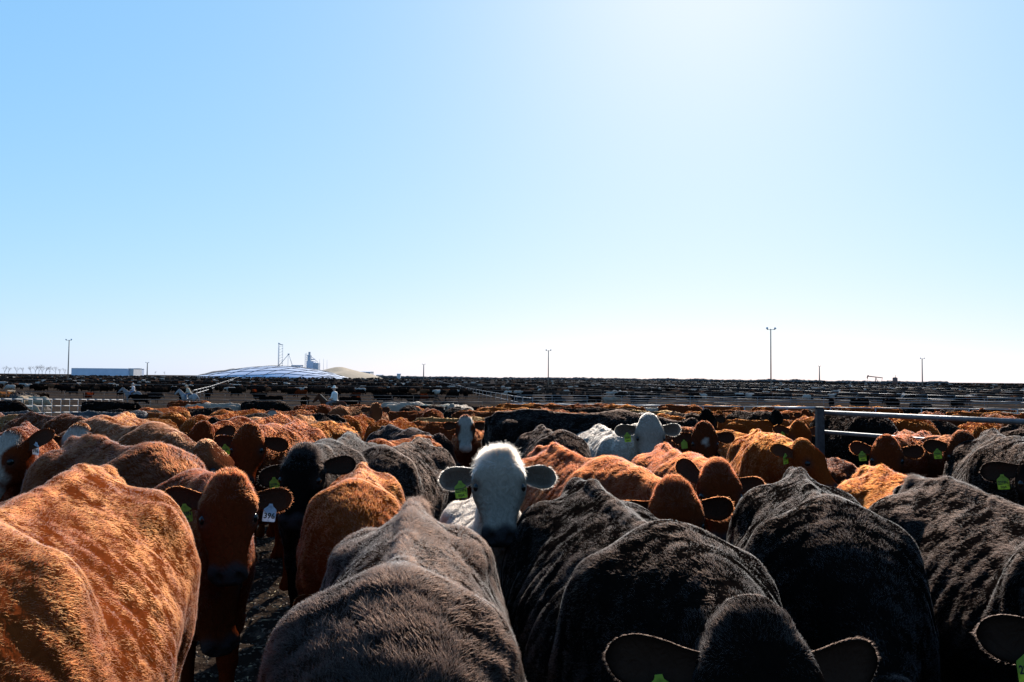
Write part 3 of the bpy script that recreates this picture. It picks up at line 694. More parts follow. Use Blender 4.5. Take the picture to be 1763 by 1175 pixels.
# ------------------------------------------------------------------ steel pipe and simple solids
def tube_arrays(segs, sides=8):
    V, F = [], []
    for a, b, ra, rb in segs:
        a = np.array(a, float); b = np.array(b, float); d = unit(b-a); u = unit(np.cross(d, [0, 0, 1.] if abs(d[2]) < .9 else [1., 0, 0])); v = np.cross(d, u); k = len(V)
        for c, r in ((a, ra), (b, rb)):
            for i in range(sides):
                t = 2*math.pi*i/sides; V.append(c + r*(u*math.cos(t) + v*math.sin(t)))
        for i in range(sides): F.append([k+i, k+(i+1) % sides, k+sides+(i+1) % sides, k+sides+i])
        F.append([k+i for i in range(sides)][::-1]); F.append([k+sides+i for i in range(sides)])
    return V, F
def tubes(name, segs, mat, parent=None, sides=8, smooth=True):
    V, F = tube_arrays(segs, sides); me = bpy.data.meshes.new(name); me.from_pydata([tuple(v) for v in V], [], F); me.update()
    if smooth: me.polygons.foreach_set('use_smooth', np.array([len(p.vertices) == 4 for p in me.polygons]))
    me.materials.append(mat); return link(name, me, parent)
def boxes(name, bl, mat, parent=None):
    V, F = [], []
    for (x0, x1, y0, y1, z0, z1) in bl:
        k = len(V); V += [(x0, y0, z0), (x1, y0, z0), (x1, y1, z0), (x0, y1, z0), (x0, y0, z1), (x1, y0, z1), (x1, y1, z1), (x0, y1, z1)]
        F += [[k, k+3, k+2, k+1], [k+4, k+5, k+6, k+7], [k, k+1, k+5, k+4], [k+1, k+2, k+6, k+5], [k+2, k+3, k+7, k+6], [k+3, k, k+4, k+7]]
    me = bpy.data.meshes.new(name); me.from_pydata(V, [], F); me.update(); me.materials.append(mat); return link(name, me, parent)
def solid(name, V, F, mat, parent=None, smooth=False):
    me = bpy.data.meshes.new(name); me.from_pydata([tuple(v) for v in V], [], F); me.update(); me.materials.append(mat)
    if smooth: me.polygons.foreach_set('use_smooth', np.ones(len(me.polygons), bool))
    return link(name, me, parent)
def empty(name, loc=(0, 0, 0), rz=0):
    return link(name, None, None, loc, (0, 0, rz))
STEEL = noisy('galvanised_pipe', (.17, .155, .15), (.30, .28, .27), scale=20, rough=.5, spec=.3, bump=.1)
RUSTY = noisy('weathered_pipe', (.075, .055, .046), (.13, .10, .085), scale=14, rough=.7, spec=.15, bump=.15)
POSTM = noisy('dark_steel_post', (.022, .018, .017), (.050, .042, .040), scale=16, rough=.6, spec=.2, bump=.2)

def fence(label, a, b, n, heights, r=.035, mat=None, group="pipe fences between the pens", simple=False, ph=1.5, pr=.022, cat='fence'):
    """pipe fence from a to b (x, y): n bays, rails at the given heights"""
    mat = mat or STEEL; a = np.array(a, float); b = np.array(b, float)
    P = [a + (b-a)*i/n for i in range(n+1)]
    g = [ter(p[1]) - .02 for p in P]
    rails = [[((*P[i], g[i]+h), (*P[i+1], g[i+1]+h), r, r) for i in range(n)] for h in heights]
    posts = [((*p, z), (*p, z+ph), pr, pr) for p, z in zip(P, g)]
    if simple:
        o = tubes('pipe_fence', sum(rails, []) + posts, mat, sides=5); tag(o, label, cat, group); return o
    root = empty('pipe_fence', (P[0][0], P[0][1], g[0])); tag(root, label, cat, group)
    off = Matrix.Translation((-P[0][0], -P[0][1], -g[0]))
    for s in rails: o = tubes('rail', s, mat, root); o.matrix_local = off
    for s in posts: o = tubes('post', [s], mat, root); o.matrix_local = off
    return root

# the pen fence at the right: one heavy post, rails running past the camera's right
RAILM = noisy('painted_rail', (.06, .05, .048), (.11, .095, .09), scale=16, rough=.5, spec=.3, bump=.15)
def near_fence():
    d = 8.8; x0 = at(1411, d); g = ter(d); top = zat(1411, 703, d)
    root = empty('steel_pen_fence', (x0, d, 0)); tag(root, 'heavy steel pipe fence with dark square post running off the right edge', 'fence', None)
    w = 12.5/FPX*d/2
    po = boxes('post', [(-w, w, -w, w, g-.1, top)], POSTM, root)
    bm_bevel(po, .008)
    boxes('post_cap', [(-w-.006, w+.006, -w-.006, w+.006, top+.001, top+.012)], POSTM, root)
    d1 = 6.9; x1 = at(1790, d1)
    def rail(py0, py1, r, mat=RAILM):
        z0 = zat(1418, py0, d); z1 = zat(1790, py1, d1)
        A = np.array([w+.004, 0, z0]); B = np.array([x1-x0, d1-d, z1]); C = A + (B-A)*1.35
        tubes('rail', [(A, C, r, r)], mat, root, sides=12)
    rail(711, 728, .024); rail(744, 772, .019); rail(808, 853, .020)
    zz = zat(1400, 706, d) + .02
    tubes('rail', [((-w-.004, 0, zz), (-.42, .18, zz-.01), .014, .014)], STEEL, root)
    # plank trough hung on the rails behind
    z0 = zat(1425, 806, d)
    boxes('kick_board', [(w+.01, w+.30, -.06, -.02, z0-.05, z0+.05)], STEEL, root)
def bm_bevel(o, w):
    m = o.modifiers.new('bevel', 'BEVEL'); m.width = w; m.segments = 2
near_fence()

# left fence with bright rails, 40 to 55 m away
fence('bright pipe fence with several rails at the left, in front of the dark manure mound', (at(-60, 37), 37), (at(214, 52), 52), 17, (.45, .80, 1.15, 1.5), .026, pr=.014, group='pipe fences between the pens')
fence('long thin-railed fence crossing behind the rider and the herd', (at(216, 56), 56), (at(1160, 60), 60), 22, (.35, .75, 1.15, 1.5), .026, RUSTY)
fence('long two-rail fence behind the packed herd at right', (at(880, 33), 36), (at(1830, 33), 30), 14, (1.0, 1.5), .02, STEEL)
fence('four-rail fence section ending behind the centre of the herd', (at(880, 50), 49), (at(1178, 50), 46.5), 6, (.6, .95, 1.25, 1.5), .028, STEEL)
fence('brown-railed fence in front of the far black cattle at left', (at(-40, 90), 92), (at(900, 86), 86), 26, (.4, .8, 1.15, 1.5), .03, RUSTY, simple=True)
fence('bright fence line running away toward the covered silage mound', (at(334, 108), 108), (-204, 620), 60, (1.0, 1.5), .055, STEEL, simple=True)
fence('short bright rail gate behind the rider on the pale horse', (at(324, 80), 80), (at(334, 108), 108), 4, (.6, 1.1), .045, STEEL, simple=True)
# pens of the far lot: fences that run away and fences that cross
G2 = 'fences of the far pens'
vdir = np.array([-.12, 1.0]); udir = np.array([1.0, .10])
k = 0
for i, x in enumerate([2, 26, 50, 74, 98, 122, 150, 180]):
    a = np.array([x, 78. - 2.5*i]); b = a + vdir*(620)
    fence('far fence line running away across the right-hand pens', a, b, 90, (.9, 1.5), .03, STEEL if i % 3 == 0 else RUSTY, simple=True, group=G2)
for y in (72, 98, 134, 185, 260, 380):
    a = np.array([4 - .12*(y-70), y]); b = a + udir*(y*.78 + 20)
    fence('far fence line crossing the right-hand pens', a, b, int(14 + y/10), (.9, 1.2, 1.5), .022 + y*.00008, STEEL if y in (98, 215) else RUSTY, simple=True, group=G2)
for y in (175, 260, 380, 520):
    a = np.array([-.62*y, y]); b = np.array([-.02*y, y*1.02])
    fence('far fence line among the black cattle at left', a, b, int(14 + y/14), (.9, 1.5), .03 + y*.0001, RUSTY, simple=True, group=G2)
# white concrete feed bunks catching the light
BUNK = noisy('concrete', (.13, .12, .105), (.20, .18, .16), scale=2, rough=.8)
def bunk(y, x0, x1, label):
    prof = [(-.45, 0), (.45, 0), (.40, .55), (.30, .55), (.18, .18), (-.18, .18), (-.30, .75), (-.40, .75)]
    V = []; g = ter(y)
    for x in (x0, x1):
        for (py, pz) in prof: V.append((x, y + py + (x-x0)*.1, g + pz))
    n = len(prof); F = [[i, i+n, (i+1) % n + n, (i+1) % n] for i in range(n)] + [list(range(n))[::-1], list(range(n, 2*n))]
    tag(solid('feed_bunk', V, F, BUNK), label, 'feed bunk', 'concrete feed bunks in the far lot')
for y, x0, x1 in ((205, 60, 96), (262, 20, 60), (330, 80, 140)):
    bunk(y, x0, x1, 'pale concrete feed bunk among the far pens at right')

# manure mounds inside the pens
def mound(label, x, y, w, dpt, h, seed, mat, name='manure_mound', kind='structure', rough=.12, n=40, p=1.0):
    r = np.linspace(-1.15, 1.15, n); A, B = np.meshgrid(r, r, indexing='ij'); rr = np.sqrt(A*A+B*B)
    pts = np.stack([A.ravel()*3, B.ravel()*3, 0*A.ravel()], 1)
    z = h*np.clip(1-rr**2, 0, 1)**p*(1 + .35*vnoise(pts, seed, .8).reshape(A.shape)) + np.clip(1.05-rr, 0, 1)*h*rough*(vnoise(pts, seed+1, 3.).reshape(A.shape)+vnoise(pts, seed+2, 7.).reshape(A.shape)) - .06
    z = np.where(rr > 1.08, -.25, z)
    ii = np.arange(n*n).reshape(n, n); q = np.stack([ii[:-1, :-1].ravel(), ii[1:, :-1].ravel(), ii[1:, 1:].ravel(), ii[:-1, 1:].ravel()], 1)
    me = to_mesh(name, np.stack([A.ravel()*w/2, B.ravel()*dpt/2, z.ravel()], 1), q); me.materials.append(mat)
    o = link(name, me, None, (x, y, ter(y))); tag(o, label, None, None, kind); return o
DUNG = noisy('dark_dung', (.022, .014, .010), (.060, .040, .028), scale=4, rough=.95, bump=1, bscale=9)
mound('dark manure mound behind the left fence', at(85, 80), 76, 4.8, 4, 1.35, 3, DUNG, rough=.3)
mound('low brown manure mound right of the rider', at(765, 82), 80, 8.5, 6, 1.25, 5, GROUND, rough=.2)
mound('flat dark manure bank left of the rider', at(515, 50), 50, 6, 3, .55, 7, GROUND)
mound('brown manure mound in the right-hand pen', at(1700, 70), 68, 7, 5, 1.1, 9, GROUND)

# ------------------------------------------------------------------ buildings and plant on the horizon
WHITE = noisy('white_metal', (.50, .52, .60), (.56, .58, .66), scale=.2, rough=.5)
GREYM = noisy('grey_metal', (.40, .42, .46), (.50, .52, .56), scale=.3, rough=.5)
PALE = noisy('pale_wall', (.50, .46, .44), (.58, .54, .52), scale=.3, rough=.7)
def shed(label, px0, px1, pyt, d, depth, mat, name='shed', roofh=1.0, cat='building', doors=3):
    x0, x1 = at(px0, d), at(px1, d); g = ter(d) - .1; top = zat((px0+px1)/2, pyt, d); h = top - g - roofh
    root = empty(name, (x0, d, g)); tag(root, label, cat, None); w = x1 - x0
    boxes('wall', [(0, w, 0, depth, 0, h)], mat, root)
    solid('roof', [(-.4, -.4, h+.01), (w+.4, -.4, h+.01), (w+.4, depth+.4, h+.01), (-.4, depth+.4, h+.01), (-.4, depth/2, h+roofh), (w+.4, depth/2, h+roofh)],
          [[0, 1, 5, 4], [2, 3, 4, 5], [0, 4, 3], [1, 2, 5], [0, 3, 2, 1]], WHITE if mat is not WHITE else GREYM, root)
    for i in range(doors):
        q = w*(i+.5)/doors; boxes('door', [(q-1.6, q+1.6, -.06, .0-.003, 0.02, min(h*.8, 4))], GREYM, root)
    return root
shed('long low white metal shed on the left horizon', 124, 221, 634, 900, 40, WHITE, 'long_shed', roofh=.6, doors=0)
shed('small open-sided annex at the end of the long white shed', 222, 231, 634.5, 904, 20, PALE, 'annex', roofh=.3, doors=0)
shed('pale wide building right of the tan mound', 584, 606, 641, 960, 20, GREYM, 'plant_building', .5, doors=0)
shed('pale block building on the horizon, right of the mound', 604, 638, 640, 970, 25, PALE, 'block_building', .5, doors=0)
shed('small tan hut on the horizon right of centre-left', 684, 690, 643.5, 800, 4, PALE, 'hut', .4, doors=0)
0 and shed('low flat shed right of the long white shed', 296, 322, 641, 500, 12, GREYM, 'low_shed', .4, doors=0)
shed('faint low building near the pale block building', 648, 658, 645.5, 930, 12, PALE, 'low_building', .4, doors=0)

# silage pile under white sheeting weighed down with rows of tyres
def silage():
    d = 760.; xl, xr = at(322, d), at(592, d); w = xr-xl; g = ter(d); h = zat(470, 629.5, d) - g; n = 70; dep = 110.
    cx = (xl+xr)/2
    A, B = np.meshgrid(np.linspace(-1, 1, n), np.linspace(-1, 1, n), indexing='ij')
    def H(a, b): return h*np.clip(1-np.abs(a)**1.9, 0, 1)**1.0*np.clip(1-np.abs(b)**2.2, 0, 1)**.8
    z = H(A, B) - .1
    ii = np.arange(n*n).reshape(n, n); q = np.stack([ii[:-1, :-1].ravel(), ii[1:, :-1].ravel(), ii[1:, 1:].ravel(), ii[:-1, 1:].ravel()], 1)
    sheet = noisy('white_sheeting', (.46, .45, .50), (.56, .55, .60), scale=.15, rough=.35, spec=.5)
    me = to_mesh('silage_mound', np.stack([A.ravel()*w/2, B.ravel()*dep/2, z.ravel()], 1), q); me.materials.append(sheet)
    root = link('silage_mound', me, None, (cx, d+dep/2-10, g)); tag(root, 'silage mound under white sheeting crossed by dark tyre rows', 'silage mound')
    rub = noisy('tyre_rubber', (.03, .03, .035), (.06, .06, .065))
    def line(pts):
        P = [np.array([a*w/2, b*dep/2, float(H(a, b))]) for a, b in pts]
        if len(P) > 3: tubes('tyre_row', [(P[i], P[i+1], .26, .26) for i in range(len(P)-1)], rub, root, sides=5)
    for c in np.linspace(-1.9, .95, 13): line([(c + .45*(1+b) + .02*math.sin(9*b+c), b) for b in np.linspace(-.98, .4, 26) if abs(c+.45*(1+b)) < .97])
    for b in (-.9, -.72, -.5, -.25): line([(a, b + .05*math.sin(3*a) + .015*math.sin(11*a+b)) for a in np.linspace(-.95, .9, 40)])
silage()
EARTH = noisy('dry_earth', (.26, .19, .12), (.34, .25, .16), scale=.2, rough=.95)
mound('dark earth mound behind the left end of the silage pile', at(352, 800), 860, 60, 60, 8.0, 11, noisy('dark_earth', (.12, .10, .09), (.17, .14, .12), scale=.2), name='earth_mound', rough=.02)
mound('tan bare earth mound right of the silage pile', at(560, 790), 860, 86, 150, 9.5, 13, EARTH, name='tan_mound', rough=.02)

# feed mill
def mill():
    d = 960.; px = lambda p: at(p, d); zz = lambda p, y: zat(p, y, d)
    g = ter(d)
    root = empty('feed_mill', (px(535), d, g)); tag(root, 'grey feed mill with square bin block and legs above the silage pile', 'feed mill')
    def T(name, segs, mat=GREYM, r=1):
        o = tubes(name, [(np.array(a)-np.array([px(535), d, g]), np.array(b)-np.array([px(535), d, g]), ra, rb) for a, b, ra, rb in segs], mat, root, sides=6)
    boxes('bin_block', [(px(528)-px(535), px(540)-px(535), 0, 12, 0, zz(534, 622.5)-g)], WHITE, root)
    boxes('rear_bins', [(px(540)-px(535)+.05, px(548)-px(535), 1, 11, 0, zz(545, 625.5)-g)], GREYM, root)
    boxes('head_house', [(px(529)-px(535), px(534)-px(535), 2, 8, zz(532, 622.5)-g+.01, zz(532, 612)-g)], GREYM, root)
    boxes('leg_head', [(px(530)-px(535), px(533)-px(535), 3, 6, zz(532, 612)-g+.01, zz(532, 606.5)-g)], GREYM, root)
    T('spout', [((px(526), d+5, zz(526, 611)), (px(531), d+5, zz(531, 616)), .3, .3), ((px(534), d+5, zz(534, 614)), (px(546), d+5, zz(546, 624)), .3, .3), ((px(534), d+5, zz(534, 620)), (px(541), d+5, zz(541, 619)), .7, .7)])
    for p, y in ((525, 609.5),):
        T('elevator_leg', [((px(p-1.5), d+6, g), (px(p-1.5), d+6, zz(p, y)), .28, .28), ((px(p+1.5), d+6, g), (px(p+1.5), d+6, zz(p, y)), .28, .28)] + [((px(p-1.5), d+6, z), (px(p+1.5), d+6, z+1.5), .14, .14) for z in np.arange(g+8, zz(p, y), 2.4)])
    for p, y in ((547.5, 618), (554.5, 618), (560.5, 620)):
        m = tubes('steel_mast', [((px(p), d+9, ter(d)), (px(p), d+9, zz(p, y)), .22, .12)], GREYM); tag(m, 'thin steel mast right of the feed mill', 'mast', 'thin masts right of the feed mill')
    # tall lattice elevator leg
    r2 = empty('elevator_tower', (px(482), d, g)); tag(r2, 'tall lattice elevator tower above the left part of the silage pile', 'tower')
    def T2(name, segs, mat=GREYM): tubes(name, [(np.array(a)-np.array([px(482), d, g]), np.array(b)-np.array([px(482), d, g]), ra, rb) for a, b, ra, rb in segs], mat, r2, sides=6)
    T2('leg', [((px(479.4), d, g), (px(479.4), d, zz(479, 591)), .30, .30)]); T2('leg', [((px(480.6), d, g), (px(480.6), d, zz(480, 592)), .30, .30)])
    T2('leg', [((px(487), d, g), (px(487), d, zz(486, 594.5)), .16, .16)])
    T2('braces', [((px(480.6), d, z), (px(487), d, z+2.0), .12, .12) for z in np.arange(g+8, zz(482, 596), 3.4)] + [((px(487), d, z), (px(485.4), d, z), .3, .3) for z in np.arange(g+9, zz(482, 596), 2.4)])
    T2('head', [((px(479), d, zz(479, 591.5)), (px(484), d, zz(482, 594)), .7, .6), ((px(483), d, zz(482, 593.5)), (px(487.3), d, zz(486, 594.5)), .5, .4)])
    r3 = empty('spout_tower', (px(497), d, g)); tag(r3, 'shorter tower with sloping spouts, between the lattice tower and the mill', 'tower')
    def T3(name, segs, mat=GREYM): tubes(name, [(np.array(a)-np.array([px(497), d, g]), np.array(b)-np.array([px(497), d, g]), ra, rb) for a, b, ra, rb in segs], mat, r3, sides=6)
    T3('leg', [((px(496), d, g), (px(496.5), d, zz(497, 611)), .2, .2)])
    T3('spout', [((px(497), d, zz(497, 611)), (px(481), d, zz(481, 630)), .32, .32)]); T3('spout', [((px(497.4), d, zz(497, 611)), (px(504), d, zz(504, 630)), .3, .3)])
    T3('head', [((px(495.6), d, zz(497, 610.5)), (px(498.6), d, zz(497, 610.5)), .75, .75)])
mill()
shed('flat pale shed on top of the horizon beside the feed mill', 502, 518, 629, 930, 12, WHITE, 'flat_shed', .3, doors=0)

def light_mast(px, pyt, d, label):
    x = at(px, d); g = ter(d); top = zat(px, pyt, d)
    root = empty('light_mast', (x, d, g)); tag(root, label, 'light mast', 'tall light masts over the lot')
    wood = noisy('pole_wood', (.24, .18, .14), (.33, .26, .21), scale=.8, stretch=(6, 6, .5)); r = max(.14, d*.00065)
    tubes('pole', [((0, 0, 0), (0, 0, top-g), r*1.15, r*.8)], wood, root, sides=10)
    tubes('cross_arm', [((-.75, 0, top-g-.15), (.75, 0, top-g-.15), .06, .06)], GREYM, root, sides=6)
    for s in (-1, 1):
        V, F = tube_arrays([((s*.72, -.1, top-g-.15), (s*.95, -.4, top-g+.2), .12, .26)], 10)
        solid('flood_lamp', V, F, GREYM, root)
light_mast(118.5, 586, 285, 'tall light mast left of the long white shed')
light_mast(944.5, 604, 320, 'tall light mast near the picture centre')
light_mast(1327.5, 567, 185, 'nearest and tallest light mast, right of centre')
light_mast(1588, 618, 380, 'slim light mast on the right horizon')
light_mast(730, 628, 560, 'small distant light mast left of centre')
light_mast(1411, 631, 620, 'faint distant light mast above the steel post')
light_mast(254.5, 625, 520, 'small distant light mast right of the long white shed')
0 and light_mast(1758, 641, 640, 'tiny distant light mast at the right edge')

# bare trees on the left horizon
BARK = noisy('bark', (.16, .12, .11), (.26, .21, .18), scale=2)
def bare_tree(px, pyt, d, seed, label, spread=.55):
    r = random.Random(seed); x = at(px, d); g = ter(d); h = zat(px, pyt, d) - g
    root = empty('bare_tree', (x, d, g)); tag(root, label, 'tree', 'bare trees on the left horizon')
    tr, tw = [], []
    def grow(p, dr, L, rad, dep):
        q = p + dr*L; (tr if dep < 2 else tw).append((p, q, rad, rad*.65))
        if dep >= 5: return
        for _ in range(3 if dep < 3 else 2):
            a = unit(dr + np.array([r.uniform(-1, 1), r.uniform(-1, 1), r.uniform(-.1, .5)])*spread*1.4); grow(q, a, L*r.uniform(.6, .82), rad*.62, dep+1)
    grow(np.zeros(3), unit([r.uniform(-.1, .1), 0, 1]), h*.30, h*.022, 0)
    tubes('trunk', tr, BARK, root, sides=5); tubes('crown', tw, BARK, root, sides=3)
for i, (px, py) in enumerate(((9, 629), (16, 631), (30, 630), (41, 632), (55, 629), (62, 628), (68, 627), (74, 628), (80, 629), (87, 630), (97, 631), (104, 634), (113, 633), (247, 639), (268, 639), (285, 640))):
    bare_tree(px, py, 940 + 13*(i % 4), i, 'bare leafless tree left of the long white shed' if px < 120 else 'small bare tree between the long white shed and the dark mound')

# oil pump jack, tank and the dark shelter belt along the right horizon
def pumpjack():
    d = 560.; x = at(1508, d); g = ter(d); k = 1.7
    root = empty('pump_jack', (x, d, g)); tag(root, 'dark oil pump jack on the right horizon', 'pump jack')
    M = noisy('dark_iron', (.05, .05, .05), (.09, .08, .08)); S = lambda L: [(np.array(a)*k, np.array(b)*k, c*k, e*k) for a, b, c, e in L]
    tubes('base_frame', S([((-3.2, -.6, .2), (3, -.6, .2), .15, .15), ((-3.2, .6, .2), (3, .6, .2), .15, .15)]), M, root)
    tubes('samson_post', S([((-.9, -.6, .2), (0, 0, 3.1), .12, .1), ((.9, -.6, .2), (0, 0, 3.1), .12, .1), ((0, .7, .2), (0, 0, 3.1), .12, .1)]), M, root)
    tubes('walking_beam', S([((-3.0, 0, 3.55), (2.7, 0, 2.95), .2, .16)]), M, root)
    tubes('horse_head', S([((-3.0, 0, 3.9), (-3.45, 0, 3.0), .3, .22), ((-3.45, 0, 3.0), (-3.3, 0, 2.5), .22, .14), ((-3.3, 0, 2.5), (-3.3, 0, .2), .04, .04)]), M, root)
    tubes('crank', S([((2.6, 0, 3.0), (2.2, 0, 1.0), .07, .07), ((2.2, -.3, 1.0), (2.2, .3, 1.0), .55, .55)]), M, root)
pumpjack()
def tank():
    d = 500.; x = at(1541, d); g = ter(d); w = 8/FPX*d/2; t = zat(1541, 651.5, d) - g
    root = empty('storage_tank', (x, d, g)); tag(root, 'round rust-brown storage tank on the right horizon', 'tank')
    tubes('shell', [((0, 0, 0), (0, 0, t), w, w)], noisy('tank_paint', (.16, .075, .055), (.22, .11, .08), scale=.4), root, sides=28)
    tubes('roof', [((0, 0, t), (0, 0, t+.5), w*1.03, w*.2)], POSTM, root, sides=28); tubes('vent', [((.2, 0, t+.5), (.2, 0, t+1.7), .12, .12)], POSTM, root, sides=8)
tank()
def belt(label, px0, px1, d, pyt, seed):
    r = np.random.default_rng(seed); x0, x1 = at(px0, d), at(px1, d); n = int((x1-x0)/1.6)
    xs = np.linspace(x0, x1, n); h = (zat((px0+px1)/2, pyt, d) - ter(d))*(.75 + .25*np.convolve(r.uniform(-1, 1, n+8), np.ones(9)/9*2, 'valid')[:n])
    V = [(x, d + y + r.uniform(-1, 1), ter(d) + hh*k + r.uniform(-.3, .3)*(k > 0)) for x, hh in zip(xs, h) for y, k in ((-4, 0), (-2, .8), (0, 1), (3, .7), (5, 0))]
    F = [[i*5+j, (i+1)*5+j, (i+1)*5+j+1, i*5+j+1] for i in range(n-1) for j in range(4)]
    tag(solid('distant_shelterbelt', V, F, noisy('far_scrub', (.05, .040, .035), (.09, .07, .06), scale=.3)), label, None, None, 'stuff')
belt('dark distant shelter belt along the right horizon', 1420, 1632, 760, 655.0, 3); belt('dark distant scrub line along the centre horizon', 640, 1420, 900, 650.2, 4)
# ------------------------------------------------------------------ riders on horseback in the pens
def horse_field(dx=.03, nk=45):
    G = Field([-1.15, -.42, -.01], [1.75, .42, 2.35], dx); e = R(nk)
    G.ell([0, 0, 1.12], [.72, .30, .34], k=.08); G.ell([-.55, 0, 1.20], [.38, .28, .34], k=.12); G.ell([.50, 0, 1.16], [.32, .25, .37], k=.12)
    A = np.array([.62, 0, 1.28]); B = A + .75*np.array([math.cos(e), 0, math.sin(e)])
    lat = np.array([0, 1., 0]); G.cone(A, B, .25, .13, .08, lat=lat, q=.6)
    H = np.array([math.cos(R(-42)), 0, math.sin(R(-42))]); Cc = B + .55*H
    G.cone(B + np.array([-.02, 0, .02]), B + .28*H, .13, .105, .05, lat=lat, q=.75); G.cone(B + .25*H, Cc, .10, .065, .04, lat=lat, q=.8)
    for q in (-1, 1):
        G.cone(B + np.array([-.03, q*.06, .10]), B + np.array([.0, q*.075, .24]), .035, .012, .02)
        G.cone([-.62, q*.16, .98], [-.58, q*.17, .78], .17, .10, .08); G.cone([-.58, q*.17, .78], [-.78, q*.16, .52], .09, .055, .04)
        G.cone([-.78, q*.16, .52], [-.74, q*.16, .12], .045, .036, .03); G.cone([-.74, q*.16, .12], [-.70, q*.16, .03], .04, .06, .02)
        G.cone([.55, q*.15, .95], [.56, q*.15, .50], .12, .055, .08); G.cone([.56, q*.15, .50], [.56, q*.15, .12], .045, .036, .03); G.cone([.56, q*.15, .12], [.60, q*.15, .03], .04, .06, .02)
    return G, B, H
def put(name, G, mat, parent):
    co, q = G.mesh(); me = to_mesh(name, co, q); me.materials.append(mat); return link(name, me, parent)
def rider(px, d, hd, hcol, mcol, shirt, jeans, hatc, hlabel, plabel, sc=1.0, lean=0):
    x = at(px, d); g = ter(d)
    hm = noisy('horse_coat', hcol, tuple(min(1, c*1.5) for c in hcol), scale=4, rough=.7, spec=0); mm = noisy('mane_hair', mcol, tuple(c*1.4 for c in mcol), scale=30, rough=.7)
    G, B, H = horse_field(); G.F[:, :, G.ax[2] < .002] = .01
    co, q = G.mesh(); me = to_mesh('horse', co, q); me.materials.append(hm)
    h = link('horse', me, None, (x, d, g), (0, 0, R(hd))); h.scale = (sc,)*3; tag(h, hlabel, 'horse', 'saddle horses in the pens')
    M = Field([-1.35, -.25, .3], [1.5, .25, 2.3], .025); M.cone([.55, 0, 1.50], B + np.array([-.10, 0, .10]), .06, .05, .03); put('mane', M, mm, h)
    T = Field([-1.4, -.25, .3], [-.6, .25, 1.5], .025); T.cone([-.86, 0, 1.32], [-1.02, 0, 1.05], .05, .07, .03); T.cone([-1.02, 0, 1.05], [-1.04, 0, .5], .07, .04, .03); put('tail', T, mm, h)
    S = Field([-.5, -.5, .6], [.5, .5, 1.8], .025); S.ell([0, 0, 1.42], [.30, .27, .09], k=.03); S.ell([-.24, 0, 1.53], [.05, .17, .07], k=.04); S.cone([.2, 0, 1.46], [.22, 0, 1.60], .04, .03, .03)
    for s in (-1, 1): S.ell([.02, s*.30, 1.15], [.12, .03, .28], k=.03)
    put('saddle', S, noisy('saddle_leather', (.06, .03, .018), (.10, .05, .03), rough=.5), h)
    L = math.sin(R(lean)); Cn = math.cos(R(lean))
    bp = lambda a, b, c: np.array([a + (c-1.5)*L, b, 1.5 + (c-1.5)*Cn])
    sk = noisy('skin', (.42, .24, .17), (.48, .28, .2), rough=.6)
    P = Field([-.7, -.6, .5], [.9, .6, 2.6], .018)
    P.cone(bp(-.05, 0, 1.60), bp(-.03, 0, 1.98), .13, .15, .06, lat=np.array([0, 1., 0]), q=1.25); P.cone(bp(-.02, 0, 2.05), bp(0, 0, 2.16), .055, .055, .04); P.ell(bp(.02, 0, 2.27), [.095, .075, .115], k=.03); P.ell(bp(.115, 0, 2.26), [.02, .014, .025], k=.02)
    for s in (-1, 1):
        P.ell(bp(.01, s*.078, 2.26), [.02, .012, .03], k=.01)
        P.cone(bp(-.02, s*.19, 2.0), bp(.02, s*.26, 1.74), .055, .045, .04); P.cone(bp(.02, s*.26, 1.74), bp(.26, s*.10, 1.66), .042, .03, .03); P.ell(bp(.31, s*.07, 1.65), [.05, .035, .04], k=.02)
        for f_ in range(4): P.cone(bp(.33, s*.07 + (f_-1.5)*.019, 1.655), bp(.365, s*.06 + (f_-1.5)*.017, 1.625), .011, .009, .006)
        P.cone(bp(.31, s*.04, 1.67), bp(.345, s*.025, 1.66), .012, .010, .006)
        P.cone([-.04, s*.12, 1.53], [.26, s*.33, 1.36], .10, .08, .05); P.cone([.26, s*.33, 1.36], [.10, s*.37, .95], .065, .045, .04); P.cone([.10, s*.37, .92], [.26, s*.38, .86], .045, .035, .03)
    p = put('person', P, sk, None); p.location = (x, d, g); p.rotation_euler = (0, 0, R(hd)); p.scale = (sc,)*3; tag(p, plabel, 'person', 'riders in the pens')
    J = Field([-.7, -.6, 1.2], [.9, .6, 2.5], .018); J.cone(bp(-.05, 0, 1.56), bp(-.03, 0, 1.98), .155, .172, .06, lat=np.array([0, 1., 0]), q=1.25)
    for s in (-1, 1): J.cone(bp(-.02, s*.19, 2.0), bp(.02, s*.26, 1.74), .075, .062, .04); J.cone(bp(.02, s*.26, 1.74), bp(.24, s*.11, 1.66), .058, .045, .03)
    put('jacket', J, noisy('jacket_cloth', shirt, tuple(c*1.2 for c in shirt), scale=9, bump=.3), p)
    Q = Field([-.5, -.6, .7], [.6, .6, 1.8], .02); Q.ell([-.06, 0, 1.52], [.15, .17, .12], k=.05)
    for s in (-1, 1): Q.cone([-.04, s*.12, 1.53], [.26, s*.33, 1.36], .115, .095, .05); Q.cone([.26, s*.33, 1.36], [.11, s*.37, .98], .08, .062, .04)
    put('jeans', Q, noisy('denim', jeans, tuple(c*1.3 for c in jeans), scale=12), p)
    Hh = Field([-.6, -.4, 2.1], [.9, .4, 2.7], .016); c0 = bp(.01, 0, 2.35); Hh.ell(c0, [.23, .19, .022], k=.02); Hh.ell(c0 + np.array([0, 0, .06]), [.105, .085, .10], k=.03)
    put('hat', Hh, noisy('hat_felt', hatc, tuple(min(1, c*1.1) for c in hatc), scale=6), p)
